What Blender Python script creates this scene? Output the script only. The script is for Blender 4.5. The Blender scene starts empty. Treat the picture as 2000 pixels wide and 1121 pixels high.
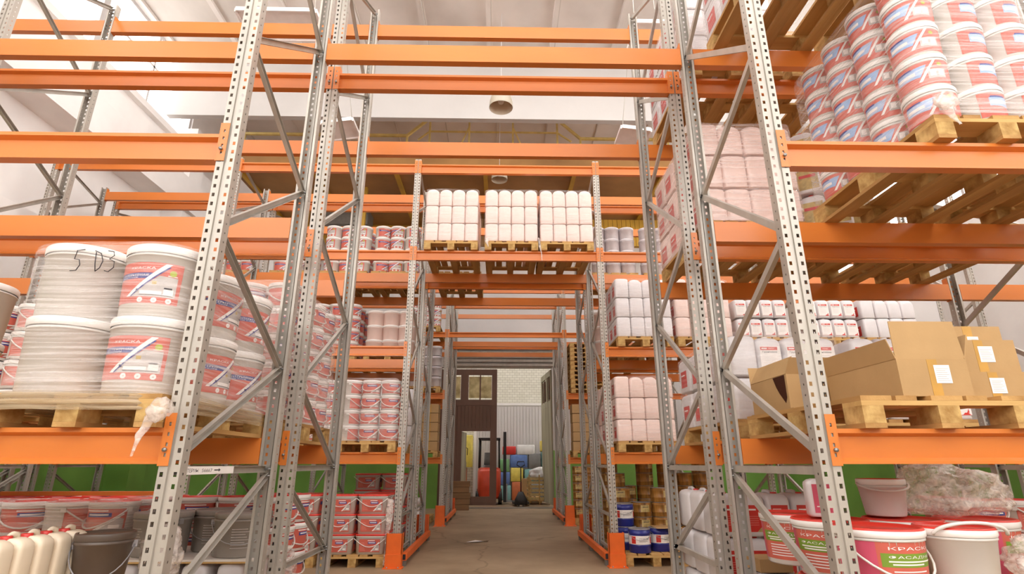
import bpy, bmesh, math, random
from mathutils import Vector, Matrix, noise
random.seed(7)
S = bpy.context.scene
C = S.collection
PI = math.pi
def lin(c):
    c = c/255.0
    return c/12.92 if c <= .04045 else ((c+.055)/1.055)**2.4
def L3(c): return (lin(c[0]), lin(c[1]), lin(c[2]), 1)

# ------------------------------------------------------------------ materials
M = {}
def mat(name, rgb, rough=.5, metal=0.0, var=.06, scale=6.0, bump=0.0, bscale=60, stretch=(1,1,1), spec=.5, trans=0.0, coat=0.0, dark=None):
    m = bpy.data.materials.new(name); m.use_nodes = True
    nt = m.node_tree; b = nt.nodes['Principled BSDF']
    b.inputs['Roughness'].default_value = rough; b.inputs['Metallic'].default_value = metal
    b.inputs['Specular IOR Level'].default_value = spec
    if coat: b.inputs['Coat Weight'].default_value = coat
    if trans: b.inputs['Transmission Weight'].default_value = trans
    c = L3(rgb)
    tc = nt.nodes.new('ShaderNodeTexCoord'); mp = nt.nodes.new('ShaderNodeMapping')
    mp.inputs['Scale'].default_value = stretch
    nt.links.new(tc.outputs['Object'], mp.inputs['Vector'])
    if var:
        n = nt.nodes.new('ShaderNodeTexNoise'); n.inputs['Scale'].default_value = scale; n.inputs['Detail'].default_value = 5
        nt.links.new(mp.outputs[0], n.inputs['Vector'])
        r = nt.nodes.new('ShaderNodeValToRGB')
        lo = L3(dark) if dark else tuple(max(0, v*(1-var*2.2)) for v in c[:3])+(1,)
        hi = tuple(min(1, v*(1+var)) for v in c[:3])+(1,)
        r.color_ramp.elements[0].color = lo; r.color_ramp.elements[1].color = hi
        r.color_ramp.elements[0].position = .3; r.color_ramp.elements[1].position = .68
        nt.links.new(n.outputs['Fac'], r.inputs['Fac']); nt.links.new(r.outputs['Color'], b.inputs['Base Color'])
    else: b.inputs['Base Color'].default_value = c
    if bump:
        n2 = nt.nodes.new('ShaderNodeTexNoise'); n2.inputs['Scale'].default_value = bscale; n2.inputs['Detail'].default_value = 4
        nt.links.new(mp.outputs[0], n2.inputs['Vector'])
        bp = nt.nodes.new('ShaderNodeBump'); bp.inputs['Strength'].default_value = bump; bp.inputs['Distance'].default_value = .02
        nt.links.new(n2.outputs['Fac'], bp.inputs['Height']); nt.links.new(bp.outputs[0], b.inputs['Normal'])
    M[name] = m
    return m
mat('orange', (213,123,54), .28, 0, .05, 3, .05, 20, (.3,1,1))
mat('orange_guard', (226,100,28), .45, 0, .06, 5)
mat('galv', (180,173,163), .42, .35, .07, 9, .05, 30, (1,1,.25))
mat('galv_dark', (120,114,106), .5, .4, .08, 9)
mat('wood', (192,152,96), .75, 0, .12, 5, .25, 30, (1,.12,1), .25, dark=(146,104,58))
mat('wood_x', (208,172,112), .75, 0, .12, 5, .25, 30, (.12,1,1), .25, dark=(158,116,64))
mat('wood_end', (200,168,110), .8, 0, .12, 14, .2, 40, spec=.2, dark=(150,110,60))
mat('wood_dark', (134,102,72), .8, 0, .12, 5, .25, 30, (.12,1,1), .25)
mat('white_plastic', (216,210,203), .3, 0, .02, 4)
mat('white_lid', (238,233,228), .3, 0, .02, 4)
mat('cream_plastic', (230,214,190), .38, 0, .04, 4)
mat('pink_plastic', (236,210,200), .28, 0, .04, 5, .12, 18)
mat('milk_plastic', (222,217,218), .28, 0, .03, 5, .12, 18)
mat('pink_tub', (228,150,138), .35, 0, .05, 8)
mat('red', (206,52,44), .38, 0, .05, 8)
mat('red_lid', (222,62,50), .32, 0, .04, 5)
mat('red_label', (204,100,84), .4, 0, .05, 10)
mat('pink_label', (206,84,110), .4, 0, .04, 10)
mat('blue_label', (62,70,140), .4, 0, .04, 10)
mat('lightblue_label', (150,180,220), .4, 0, .05, 14)
mat('white_label', (238,232,228), .45, 0, .02, 10)
mat('grey_label', (190,182,178), .45, 0, .06, 20)
mat('ink', (50,46,52), .6, 0, 0)
mat('lime', (170,178,60), .45, 0, .06, 10)
mat('green_label', (120,150,50), .45, 0, .05, 10)
mat('straw_label', (196,170,110), .5, 0, .14, 30)
mat('blue_can', (38,46,130), .3, 0, .05, 8)
mat('can_lid', (168,166,170), .35, .5, .05, 9)
mat('grey_plastic', (150,142,134), .4, 0, .05, 5)
mat('dark_plastic', (92,78,68), .35, 0, .08, 5)
mat('silver_tub', (212,206,208), .3, .15, .08, 9)
mat('card', (180,146,102), .8, 0, .06, 3, .05, 30, spec=.2)
mat('card_in', (192,160,118), .8, 0, .06, 3, spec=.2)
mat('card_hole', (70,40,28), .9, 0, .1, 6, spec=.1)
mat('tape', (188,142,62), .3, 0, .06, 8)
mat('brown_door', (104,74,58), .55, 0, .06, 4, .08, 30, (1,1,.1))
mat('greenish_door', (164,158,134), .7, 0, .1, 3, .1, 20, (1,1,.15), dark=(128,120,98))
mat('old_glass', (205,192,140), .35, 0, .12, 4, dark=(150,132,84))
mat('wall_white', (238,234,231), .85, 0, .04, 1.2, .06, 12)
mat('wall_grey', (205,200,198), .85, 0, .04, .8, .06, 12)
mat('green_paint', (116,164,72), .7, 0, .1, .9, .05, 10)
mat('ceiling_white', (226,218,212), .9, 0, .05, .5, .08, 6, dark=(196,186,178))
mat('ceiling_stain', (208,200,192), .9, 0, .10, .8, .08, 6, (1,.5,1), dark=(182,172,164))
mat('yellow_rail', (228,204,126), .5, 0, .08, 6)
mat('crane_brown', (168,124,72), .7, 0, .16, .7, .08, 6, dark=(134,94,52))
mat('crane_yellow', (190,146,40), .6, 0, .12, 1.2)
mat('lamp_white', (168,158,140), .45, 0, .04, 6)
mat('fixture_white', (236,226,222), .4, 0, .03, 6)
mat('forklift_red', (214,74,44), .4, 0, .05, 6)
mat('black', (36,32,32), .5, 0, .1, 8)
mat('steel', (150,148,146), .35, .7, .06, 9)
mat('p_blue', (92,120,178), .5, 0, .08, 6); mat('p_yellow', (222,202,92), .5, 0, .08, 6)
mat('p_green', (116,166,112), .5, 0, .08, 6); mat('p_teal', (120,170,168), .5, 0, .08, 6)
mat('p_grey', (120,118,116), .5, 0, .08, 6); mat('p_white', (226,224,222), .5, 0, .05, 6)
mat('p_rust', (190,104,60), .5, 0, .08, 6)
mat('wrinkle_skirt', (186,166,134), .25, 0, .25, 9, .5, 14, (.4,.4,7), dark=(120,98,66))
mat('foam_board', (222,214,204), .7, 0, .05, 8)

def floor_mat():
    m = bpy.data.materials.new('concrete_floor'); m.use_nodes = True; nt = m.node_tree; b = nt.nodes['Principled BSDF']
    tc = nt.nodes.new('ShaderNodeTexCoord')
    n = nt.nodes.new('ShaderNodeTexNoise'); n.inputs['Scale'].default_value = .8; n.inputs['Detail'].default_value = 9; n.inputs['Roughness'].default_value = .65
    nt.links.new(tc.outputs['Object'], n.inputs['Vector'])
    r = nt.nodes.new('ShaderNodeValToRGB'); e = r.color_ramp.elements
    e[0].color = L3((124,102,78)); e[1].color = L3((162,138,110)); e[0].position = .32; e[1].position = .7
    nt.links.new(n.outputs['Fac'], r.inputs['Fac'])
    v = nt.nodes.new('ShaderNodeTexVoronoi'); v.feature = 'DISTANCE_TO_EDGE'; v.inputs['Scale'].default_value = .42
    n3 = nt.nodes.new('ShaderNodeTexNoise'); n3.inputs['Scale'].default_value = 2.5
    mx = nt.nodes.new('ShaderNodeMixRGB'); mx.inputs['Fac'].default_value = .25
    nt.links.new(tc.outputs['Object'], mx.inputs['Color1']); nt.links.new(tc.outputs['Object'], n3.inputs['Vector'])
    nt.links.new(n3.outputs['Color'], mx.inputs['Color2']); nt.links.new(mx.outputs[0], v.inputs['Vector'])
    r2 = nt.nodes.new('ShaderNodeValToRGB'); r2.color_ramp.elements[0].color = (.62,.6,.58,1); r2.color_ramp.elements[1].color = (1,1,1,1)
    r2.color_ramp.elements[0].position = .0; r2.color_ramp.elements[1].position = .008
    nt.links.new(v.outputs['Distance'], r2.inputs['Fac'])
    mu = nt.nodes.new('ShaderNodeMixRGB'); mu.blend_type = 'MULTIPLY'; mu.inputs['Fac'].default_value = 1
    nt.links.new(r.outputs['Color'], mu.inputs['Color1']); nt.links.new(r2.outputs['Color'], mu.inputs['Color2'])
    nt.links.new(mu.outputs[0], b.inputs['Base Color']); b.inputs['Roughness'].default_value = .55
    M['floor'] = m
floor_mat()
def brick_mat():
    m = bpy.data.materials.new('white_brick'); m.use_nodes = True; nt = m.node_tree; b = nt.nodes['Principled BSDF']
    tc = nt.nodes.new('ShaderNodeTexCoord'); mp = nt.nodes.new('ShaderNodeMapping'); mp.inputs['Rotation'].default_value = (PI/2,0,0)
    br = nt.nodes.new('ShaderNodeTexBrick'); br.inputs['Scale'].default_value = 2.6
    br.inputs['Color1'].default_value = L3((232,228,214)); br.inputs['Color2'].default_value = L3((222,218,202)); br.inputs['Mortar'].default_value = L3((168,160,144))
    br.inputs['Mortar Size'].default_value = .012
    nt.links.new(tc.outputs['Object'], mp.inputs['Vector']); nt.links.new(mp.outputs[0], br.inputs['Vector']); nt.links.new(br.outputs['Color'], b.inputs['Base Color'])
    bp = nt.nodes.new('ShaderNodeBump'); bp.inputs['Strength'].default_value = .4; nt.links.new(br.outputs['Fac'], bp.inputs['Height']); bp.invert = True
    nt.links.new(bp.outputs[0], b.inputs['Normal']); b.inputs['Roughness'].default_value = .9
    M['brick'] = m
brick_mat()
def stave_mat():
    m = bpy.data.materials.new('wood_print'); m.use_nodes = True; nt = m.node_tree; b = nt.nodes['Principled BSDF']
    tc = nt.nodes.new('ShaderNodeTexCoord')
    mp = nt.nodes.new('ShaderNodeMapping'); mp.inputs['Scale'].default_value = (14,14,2.2)
    nt.links.new(tc.outputs['Object'], mp.inputs['Vector'])
    n = nt.nodes.new('ShaderNodeTexNoise'); n.inputs['Scale'].default_value = 1.3; n.inputs['Detail'].default_value = 6
    nt.links.new(mp.outputs[0], n.inputs['Vector'])
    r = nt.nodes.new('ShaderNodeValToRGB'); e = r.color_ramp.elements
    e[0].color = L3((84,48,18)); e[1].color = L3((196,140,66)); e[0].position = .3; e[1].position = .7
    nt.links.new(n.outputs['Fac'], r.inputs['Fac']); nt.links.new(r.outputs['Color'], b.inputs['Base Color']); b.inputs['Roughness'].default_value = .35
    M['wood_print'] = m
stave_mat()
def film_mat(name, base, top, tint=(240,232,230), scale=(3,3,30), rough=.16):
    m = bpy.data.materials.new(name); m.use_nodes = True; nt = m.node_tree; nt.nodes.clear()
    out = nt.nodes.new('ShaderNodeOutputMaterial'); mix = nt.nodes.new('ShaderNodeMixShader')
    tr = nt.nodes.new('ShaderNodeBsdfTransparent'); p = nt.nodes.new('ShaderNodeBsdfPrincipled')
    p.inputs['Base Color'].default_value = L3(tint); p.inputs['Roughness'].default_value = rough
    tc = nt.nodes.new('ShaderNodeTexCoord'); mp = nt.nodes.new('ShaderNodeMapping'); mp.inputs['Scale'].default_value = scale
    mp.inputs['Rotation'].default_value = (.03,.05,0)
    n = nt.nodes.new('ShaderNodeTexNoise'); n.inputs['Scale'].default_value = 1.0; n.inputs['Detail'].default_value = 6; n.inputs['Distortion'].default_value = .6
    nt.links.new(tc.outputs['Object'], mp.inputs['Vector']); nt.links.new(mp.outputs[0], n.inputs['Vector'])
    mr = nt.nodes.new('ShaderNodeMapRange'); mr.inputs[1].default_value = .42; mr.inputs[2].default_value = .72; mr.inputs[3].default_value = base; mr.inputs[4].default_value = top
    nt.links.new(n.outputs['Fac'], mr.inputs[0]); nt.links.new(mr.outputs[0], mix.inputs[0])
    bp = nt.nodes.new('ShaderNodeBump'); bp.inputs['Strength'].default_value = .5; bp.inputs['Distance'].default_value = .02
    nt.links.new(n.outputs['Fac'], bp.inputs['Height']); nt.links.new(bp.outputs[0], p.inputs['Normal'])
    nt.links.new(tr.outputs[0], mix.inputs[1]); nt.links.new(p.outputs[0], mix.inputs[2]); nt.links.new(mix.outputs[0], out.inputs[0])
    M[name] = m
film_mat('film', .05, .46, scale=(1.6,1.6,70), rough=.08)
film_mat('film_light', .06, .30, scale=(2,2,40), rough=.1)
film_mat('film_dense', .2, .8, (238,226,218), (14,14,22), .2)
film_mat('film_pile', .28, .75, (248,238,228), (30,30,30), .15)
film_mat('window_glass', .03, .06, (245,248,255), (1,1,1), .05)

# ------------------------------------------------------------------ mesh builder
class MB:
    def __init__(s): s.v = []; s.f = []; s.m = []; s.sm = []; s.mats = []
    def mi(s, m):
        if m not in s.mats: s.mats.append(m)
        return s.mats.index(m)
    def add(s, vs, fs, m, smooth=False):
        o = len(s.v); s.v += [tuple(p) for p in vs]; k = s.mi(m)
        for f in fs: s.f.append(tuple(o+i for i in f)); s.m.append(k); s.sm.append(smooth)
    def box(s, x0, x1, y0, y1, z0, z1, m, T=None):
        vs = [(x,y,z) for z in (z0,z1) for y in (y0,y1) for x in (x0,x1)]
        if T is not None: vs = [tuple(T @ Vector(p)) for p in vs]
        s.add(vs, [(0,2,3,1),(4,5,7,6),(0,1,5,4),(1,3,7,5),(3,2,6,7),(2,0,4,6)], m)
    def quad(s, a, b, c, d, m): s.add([a,b,c,d], [(0,1,2,3)], m)
    def prism(s, prof, a, b, m, axis='x', smooth=False):
        n = len(prof)
        def P(p, t): return (t,p[0],p[1]) if axis == 'x' else ((p[0],t,p[1]) if axis == 'y' else (p[0],p[1],t))
        vs = [P(p,a) for p in prof]+[P(p,b) for p in prof]
        fs = [(i,(i+1)%n,n+(i+1)%n,n+i) for i in range(n)]
        s.add(vs, fs, m, smooth); o = len(s.v)-2*n; k = s.mi(m)
        s.f += [tuple(o+i for i in range(n-1,-1,-1)), tuple(o+n+i for i in range(n))]; s.m += [k,k]; s.sm += [False,False]
    def lathe(s, prof, n, m, cx=0, cy=0, smooth=True, cap=True):
        vs = []
        for r, z in prof:
            for i in range(n):
                a = 2*PI*i/n; vs.append((cx+r*math.cos(a), cy+r*math.sin(a), z))
        fs = []
        for j in range(len(prof)-1):
            for i in range(n):
                fs.append((j*n+i, j*n+(i+1)%n, (j+1)*n+(i+1)%n, (j+1)*n+i))
        s.add(vs, fs, m, smooth)
        if cap:
            o = len(s.v)-len(vs); k = s.mi(m)
            if prof[0][0] > 1e-5: s.f.append(tuple(o+i for i in range(n-1,-1,-1))); s.m.append(k); s.sm.append(False)
            if prof[-1][0] > 1e-5: s.f.append(tuple(o+(len(prof)-1)*n+i for i in range(n))); s.m.append(k); s.sm.append(False)
    def loft(s, secs, m, n=24, smooth=True):
        # secs: (z, rx, ry, exponent, cx, cy)
        vs = []
        for z, rx, ry, e, cx, cy in secs:
            for i in range(n):
                a = 2*PI*(i+.5)/n; ca, sa = math.cos(a), math.sin(a)
                vs.append((cx+rx*math.copysign(abs(ca)**(2/e), ca), cy+ry*math.copysign(abs(sa)**(2/e), sa), z))
        fs = [(j*n+i, j*n+(i+1)%n, (j+1)*n+(i+1)%n, (j+1)*n+i) for j in range(len(secs)-1) for i in range(n)]
        s.add(vs, fs, m, smooth); o = len(s.v)-len(vs); k = s.mi(m)
        s.f += [tuple(o+i for i in range(n-1,-1,-1)), tuple(o+(len(secs)-1)*n+i for i in range(n))]; s.m += [k,k]; s.sm += [False,False]
    def tube(s, pts, r, m, n=8, closed=False):
        pts = [Vector(p) for p in pts]; N = len(pts); vs = []
        ref = Vector((.13,.27,.95))
        for i, p in enumerate(pts):
            d = (pts[(i+1)%N if closed else min(i+1,N-1)]-pts[(i-1)%N if closed else max(i-1,0)]).normalized()
            u = d.cross(ref)
            if u.length < 1e-3: u = d.cross(Vector((1,0,0)))
            u.normalize(); w = d.cross(u)
            rr = r(i/(N-1)) if callable(r) else r
            for k in range(n):
                a = 2*PI*k/n; vs.append(tuple(p+u*rr*math.cos(a)+w*rr*math.sin(a)))
        fs = []
        for i in range(N if closed else N-1):
            j = (i+1)%N
            for k in range(n): fs.append((i*n+k, i*n+(k+1)%n, j*n+(k+1)%n, j*n+k))
        if not closed: fs += [tuple(range(n-1,-1,-1)), tuple((N-1)*n+k for k in range(n))]
        s.add(vs, fs, m, True)
    def bar(s, a, b, w, h, m, up=(0,0,1)):
        a, b = Vector(a), Vector(b); d = (b-a); L = d.length; d.normalize(); u = Vector(up)
        x = d.cross(u)
        if x.length < 1e-4: x = d.cross(Vector((1,0,0)))
        x.normalize(); z = x.cross(d)
        T = Matrix(((x.x,d.x,z.x,a.x),(x.y,d.y,z.y,a.y),(x.z,d.z,z.z,a.z),(0,0,0,1)))
        s.box(-w/2,w/2,0,L,-h/2,h/2,m,T)
    def mesh(s, name):
        me = bpy.data.meshes.new(name); me.from_pydata(s.v, [], s.f)
        for m in s.mats: me.materials.append(M[m])
        me.polygons.foreach_set('material_index', s.m); me.polygons.foreach_set('use_smooth', s.sm)
        me.update(); return me

def tag(o, label=None, cat=None, group=None, kind=None):
    if label: o['label'] = label
    if cat: o['category'] = cat
    if group: o['group'] = group
    if kind: o['kind'] = kind
    return o
def obj(name, me, parent=None, loc=None):
    o = bpy.data.objects.new(name, me if not isinstance(me, MB) else me.mesh(name)); C.objects.link(o)
    if parent: o.parent = parent
    if loc: o.location = loc
    return o
def empty(name, loc=(0,0,0), rz=0):
    o = bpy.data.objects.new(name, None); C.objects.link(o); o.location = loc; o.rotation_euler.z = rz
    o.empty_display_size = .05; return o
def struct(name, mb): return tag(obj(name, mb), kind='structure')

# prototypes: name -> (object name, category, [(part, mesh, [(sub, mesh)])])
PR = {}
def proto(key, oname, cat, parts): PR[key] = (oname, cat, parts)
def inst(key, loc, rz=0, label=None, group=None, tilt=None, skip=()):
    oname, cat, parts = PR[key]
    r = empty(oname, loc, rz)
    if tilt: r.rotation_euler = (tilt[0], tilt[1], rz)
    tag(r, label, cat, group)
    for p in parts:
        if p[0] in skip: continue
        o = obj(p[0], p[1], r)
        if len(p) > 2:
            for q in p[2]: obj(q[0], q[1], o)
    return r

# ------------------------------------------------------------------ labels (flat art wrapped on a surface)
class Art:
    def __init__(s): s.items = []
    def poly(s, pts, m, l=0): s.items.append(([(x,y) for x,y in pts], [tuple(range(len(pts)))], m, l)); return s
    def rect(s, x0, y0, x1, y1, m, l=0): return s.poly([(x0,y0),(x1,y0),(x1,y1),(x0,y1)], m, l)
    def disc(s, x, y, r, m, l=0): return s.poly([(x+r*math.cos(i*PI/8), y+r*math.sin(i*PI/8)) for i in range(16)], m, l)
    def text(s, t, x, y, size, m, l=2, width=None, shear=0):
        cu = bpy.data.curves.new('t', 'FONT'); cu.body = t; cu.size = size; cu.resolution_u = 2; cu.shear = shear
        o = bpy.data.objects.new('t', cu); C.objects.link(o)
        dg = bpy.context.evaluated_depsgraph_get(); dg.update()
        me = bpy.data.meshes.new_from_object(o.evaluated_get(dg))
        vs = [(v.co.x, v.co.y) for v in me.vertices]; fs = [tuple(p.vertices) for p in me.polygons]
        bpy.data.objects.remove(o); bpy.data.curves.remove(cu); bpy.data.meshes.remove(me)
        if not vs: return s
        w = max(p[0] for p in vs); k = (width/w) if width else 1
        s.items.append(([(x+p[0]*k, y+p[1]) for p in vs], fs, m, l)); return s
    def build(s, fn, name='label', step=None):
        mb = MB()
        for pts, fs, m, l in s.items:
            if step and len(fs) == 1:
                bm = bmesh.new(); vv = [bm.verts.new((x,y,0)) for x,y in pts]
                for f in fs:
                    try: bm.faces.new([vv[i] for i in f])
                    except ValueError: pass
                x0 = min(p[0] for p in pts); x1 = max(p[0] for p in pts); k = math.ceil(x0/step)*step
                while k < x1:
                    bmesh.ops.bisect_plane(bm, geom=bm.verts[:]+bm.edges[:]+bm.faces[:], plane_co=(k,0,0), plane_no=(1,0,0)); k += step
                bm.verts.index_update()
                mb.add([fn(v.co.x, v.co.y, l) for v in bm.verts], [tuple(v.index for v in f.verts) for f in bm.faces], m, True)
                bm.free()
            else: mb.add([fn(x,y,l) for x,y in pts], fs, m, bool(step))
        return mb.mesh(name)
def on_cone(r0, r1, h, u0, z0, a0=-PI/2):
    # wraps (u,v) on a cone: u along the girth (right seen from outside), v up
    def fn(u, v, l):
        z = z0+v; r = r0+(r1-r0)*z/h; rm = (r0+r1)/2
        a = a0+(u+u0)/rm; r += .0012+.0005*l
        return (r*math.cos(a), r*math.sin(a), z)
    return fn
def on_front(y, x0, z0):
    return lambda u, v, l: (x0+u, y-.0008-.0005*l, z0+v)
def art_main(w, h, text='ИНТЕРЬЕРНАЯ'):
    a = Art(); X = w; Y = h
    a.rect(0,0,X,Y,'red_label')
    a.text('КРАСКА', .30*X, .83*Y, .08*Y, 'white_label', 2, .36*X)
    a.poly([(.05*X,.60*Y),(.60*X,.60*Y),(.73*X,.74*Y),(.05*X,.74*Y)], 'blue_label', 1)
    a.text(text, .14*X, .655*Y, .075*Y, 'white_label', 2, .44*X)
    a.text('для стен', .14*X, .615*Y, .04*Y, 'white_label', 2, .3*X)
    a.poly([(.36*X,.16*Y),(.95*X,.16*Y),(.95*X,.66*Y),(.72*X,.68*Y)], 'grey_label', 1)
    a.poly([(.30*X,.16*Y),(.36*X,.16*Y),(.86*X,.98*Y),(.78*X,.98*Y)], 'white_label', 3)
    a.poly([(.36*X,.16*Y),(.385*X,.16*Y),(.84*X,.90*Y),(.825*X,.92*Y)], 'blue_label', 4)
    a.rect(.50*X,.22*Y,.78*X,.30*Y,'white_label',2); a.rect(.80*X,.22*Y,.92*X,.36*Y,'white_label',2); a.rect(.80*X,.36*Y,.90*X,.40*Y,'ink',3)
    a.rect(.50*X,.195*Y,.92*X,.212*Y,'ink',3); a.rect(.64*X,.46*Y,.70*X,.54*Y,'straw_label',2); a.rect(.44*X,.28*Y,.48*X,.34*Y,'ink',3)
    a.disc(.88*X,.76*Y,.045*X,'lime',2); a.rect(.82*X,.68*Y,.94*X,.70*Y,'white_label',2)
    for k in (.52,.70,.88): a.disc(k*X,.08*Y,.038*X,'white_label',2); a.rect(k*X-.012*X,.065*Y,k*X+.012*X,.09*Y,'grey_label',3)
    return a
def art_small(w, h):
    a = Art(); X, Y = w, h
    a.rect(0,0,X,Y,'red_label')
    a.rect(.42*X,.62*Y,.80*X,.80*Y,'blue_label',1); a.rect(.45*X,.69*Y,.76*X,.75*Y,'white_label',2)
    a.rect(.4*X,.86*Y,.75*X,.91*Y,'white_label',1)
    for k in range(6): a.rect(.05*X,(.14+.11*k)*Y,(.30-.03*(k%3))*X,(.17+.11*k)*Y,'pink_tub',1)
    a.poly([(.62*X,.10*Y),(.97*X,.10*Y),(.97*X,.52*Y),(.90*X,.60*Y)],'grey_label',1)
    a.poly([(.55*X,.05*Y),(.62*X,.05*Y),(.97*X,.72*Y),(.93*X,.78*Y)],'white_label',2)
    a.rect(.78*X,.16*Y,.92*X,.30*Y,'white_label',2)
    return a
def art_green(w, h):
    a = Art(); X, Y = w, h
    a.rect(0,0,X,Y,'red_label'); a.rect(0,0,.30*X,Y,'pink_label',1)
    for k in range(7): a.rect(.03*X,(.40+.07*k)*Y,.10*X,(.42+.07*k)*Y,'white_label',2)
    a.text('КРАСКА', .36*X, .83*Y, .09*Y, 'white_label', 2, .34*X)
    a.rect(.32*X,.48*Y,.76*X,.76*Y,'green_label',1)
    a.text('ФАСАДНАЯ', .36*X, .66*Y, .075*Y, 'white_label', 2, .36*X)
    a.rect(.36*X,.58*Y,.72*X,.61*Y,'white_label',2); a.rect(.38*X,.52*Y,.60*X,.55*Y,'white_label',2)
    for k in range(5): a.rect(.38*X,(.10+.07*k)*Y,(.62-.05*(k%2))*X,(.125+.07*k)*Y,'white_label',2)
    a.rect(.80*X,.0,X,.85*Y,'straw_label',1); a.rect(.84*X,.1*Y,.97*X,.4*Y,'green_label',2)
    return a
def art_plain_red(w, h):
    a = Art().rect(0,0,w,h,'red')
    a.rect(.1*w,.80*h,.6*w,.86*h,'white_label',1)
    for k in range(5): a.rect(.15*w,(.25+.08*k)*h,.7*w,(.265+.08*k)*h,'pink_tub',1)
    a.poly([(.55*w,0),(w,0),(w,.22*h),(.8*w,.16*h)],'straw_label',1)
    return a
def art_primer(w, h):
    a = Art().rect(0,0,w,h,'white_label')
    a.rect(.04*w,.84*h,.86*w,.97*h,'red',1)
    a.rect(.10*w,.88*h,.36*w,.93*h,'white_label',2); a.rect(.42*w,.88*h,.70*w,.93*h,'pink_tub',2)
    a.text('Грунтовка', .12*w, .73*h, .10*h, 'ink', 2, .7*w)
    for k in range(6): a.rect(.14*w,(.62-.07*k)*h,(.76-.06*(k%2))*w,(.628-.07*k)*h,'grey_label',1)
    a.poly([(.58*w,.02*h),(.94*w,.02*h),(.84*w,.10*h),(.68*w,.10*h)],'red',2); a.poly([(.78*w,.1*h),(.9*w,.1*h),(.88*w,.26*h)],'red',1)
    a.disc(.78*w,.18*h,.05*w,'white_label',3); a.rect(.02*w,0,.98*w,.015*h,'red',2)
    return a

def art_blue(w, h):
    a = Art(); X, Y = w, h
    a.rect(0,0,X,Y,'red_label'); a.poly([(.14*X,.42*Y),(.50*X,.36*Y),(.60*X,.80*Y),(.14*X,.74*Y)],'lightblue_label',1)
    a.rect(.16*X,.5*Y,.44*X,.62*Y,'white_label',2); a.rect(.16*X,.74*Y,.40*X,.80*Y,'blue_label',2)
    a.rect(.60*X,.22*Y,.86*X,.58*Y,'grey_label',1); a.rect(.63*X,.3*Y,.71*X,.54*Y,'white_label',2); a.rect(.75*X,.3*Y,.83*X,.54*Y,'white_label',2)
    a.poly([(.46*X,.16*Y),(.51*X,.16*Y),(.74*X,.96*Y),(.70*X,.96*Y)],'white_label',3); a.disc(.78*X,.76*Y,.035*X,'lime',2)
    return a
# ------------------------------------------------------------------ vessels
def bucket(key, oname, cat, R, H, body, lid, art=None, aw=None, ah=None, handle='wire', taper=.86, n=32, au=None, rim=.92, hm='white_plastic', hang=.55):
    r0 = R*taper; rb = R*.965
    mb = MB(); mb.lathe([(r0*.96,0),(r0,.008),(rb*.995,H*rim-.03),(R*.985,H*rim-.028),(R*.985,H*rim-.02),(rb,H*rim-.018),(rb,H*rim)], n, body)
    parts = [('body', mb.mesh('body'))]
    lb = MB(); lb.lathe([(R*.985,H*rim-.012),(R,H*rim-.006),(R,H-.006),(R*.98,H),(R*.93,H),(R*.91,H-.008),(.0001,H-.008)], n, lid, cap=False)
    if lid == 'red_lid':
        lb.lathe([(R*.99,H*rim-.016),(R*1.012,H*rim-.01),(R*1.012,H*rim+.012),(R*.99,H*rim+.014)], n, 'white_lid', cap=False)
    parts.append(('lid', lb.mesh('lid')))
    if art:
        W = aw*2*PI*R*.92; Hh = ah*H
        fn = on_cone(r0, rb, H*rim, -W/2 if au is None else au, H*.5*rim-Hh/2)
        parts.append(('label', art(W,Hh).build(fn, 'label', step=.022)))
    if handle:
        hb = MB(); pts = []
        for i in range(15):
            a = PI*i/14; x = -R*1.02*math.cos(a)
            s = math.sin(a)
            if handle == 'down': pts.append((x, -(R*1.03*s+.004), H*rim-.03-H*hang*s))
            else: pts.append((x, -R*.75*s, H*rim-.02+R*.85*s))
        hb.tube(pts, .0032 if hm != 'white_plastic' else .0055, hm, 6)
        for sx in (-1,1): hb.box(sx*R*1.0-.012,sx*R*1.0+.012,-.014,.014,H*rim-.05,H*rim-.02,hm)
        parts.append(('handle', hb.mesh('handle')))
    proto(key, oname, cat, parts)
bucket('big', 'paint_bucket', 'bucket', .195, .36, 'white_plastic', 'white_lid', art_main, .30, .56, None, .9, 40)
bucket('big_plain', 'paint_bucket', 'bucket', .195, .36, 'white_plastic', 'white_lid', None, 0, 0, None, .9, 40)
bucket('tub', 'paint_tub', 'tub', .132, .20, 'white_plastic', 'white_lid', art_small, .46, .72, 'down', .92, 24)
bucket('tub_far', 'paint_tub', 'tub', .132, .20, 'white_plastic', 'white_lid', art_small, .46, .72, None, .92, 20)
bucket('tub_red', 'paint_tub', 'tub', .15, .21, 'white_plastic', 'red_lid', art_small, .5, .70, 'down', .92, 28)
bucket('rack_tub', 'paint_tub', 'tub', .143, .216, 'white_plastic', 'white_lid', art_main, .42, .74, None, .9, 32)
bucket('white_pail', 'paint_pail', 'pail', .15, .25, 'pink_plastic', 'white_lid', None, 0, 0, None, .9, 24)
bucket('silver_pail', 'metal_pail', 'pail', .14, .22, 'silver_tub', 'silver_tub', None, 0, 0, None, .93, 24)
bucket('red_green', 'facade_paint_tub', 'tub', .185, .270, 'white_plastic', 'red_lid', art_green, .62, .72, 'down', .88, 40)
bucket('plain_red_lid', 'plain_bucket', 'bucket', .155, .30, 'white_plastic', 'red_lid', None, 0, 0, 'up', .86, 40)
if 0: bucket('grey', 'grey_bucket', 'bucket', .13, .21, 'grey_plastic', 'grey_plastic', lambda w,h: Art().rect(0,0,w,h,'grey_plastic').rect(.05*w,.05*h,.95*w,.95*h,'grey_label',1), .12, .5, 'down', .9, 32)
bucket('dark', 'dark_bucket', 'bucket', .122, .25, 'dark_plastic', 'dark_plastic', None, 0, 0, 'down', .8, 28, hm='can_lid')
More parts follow.
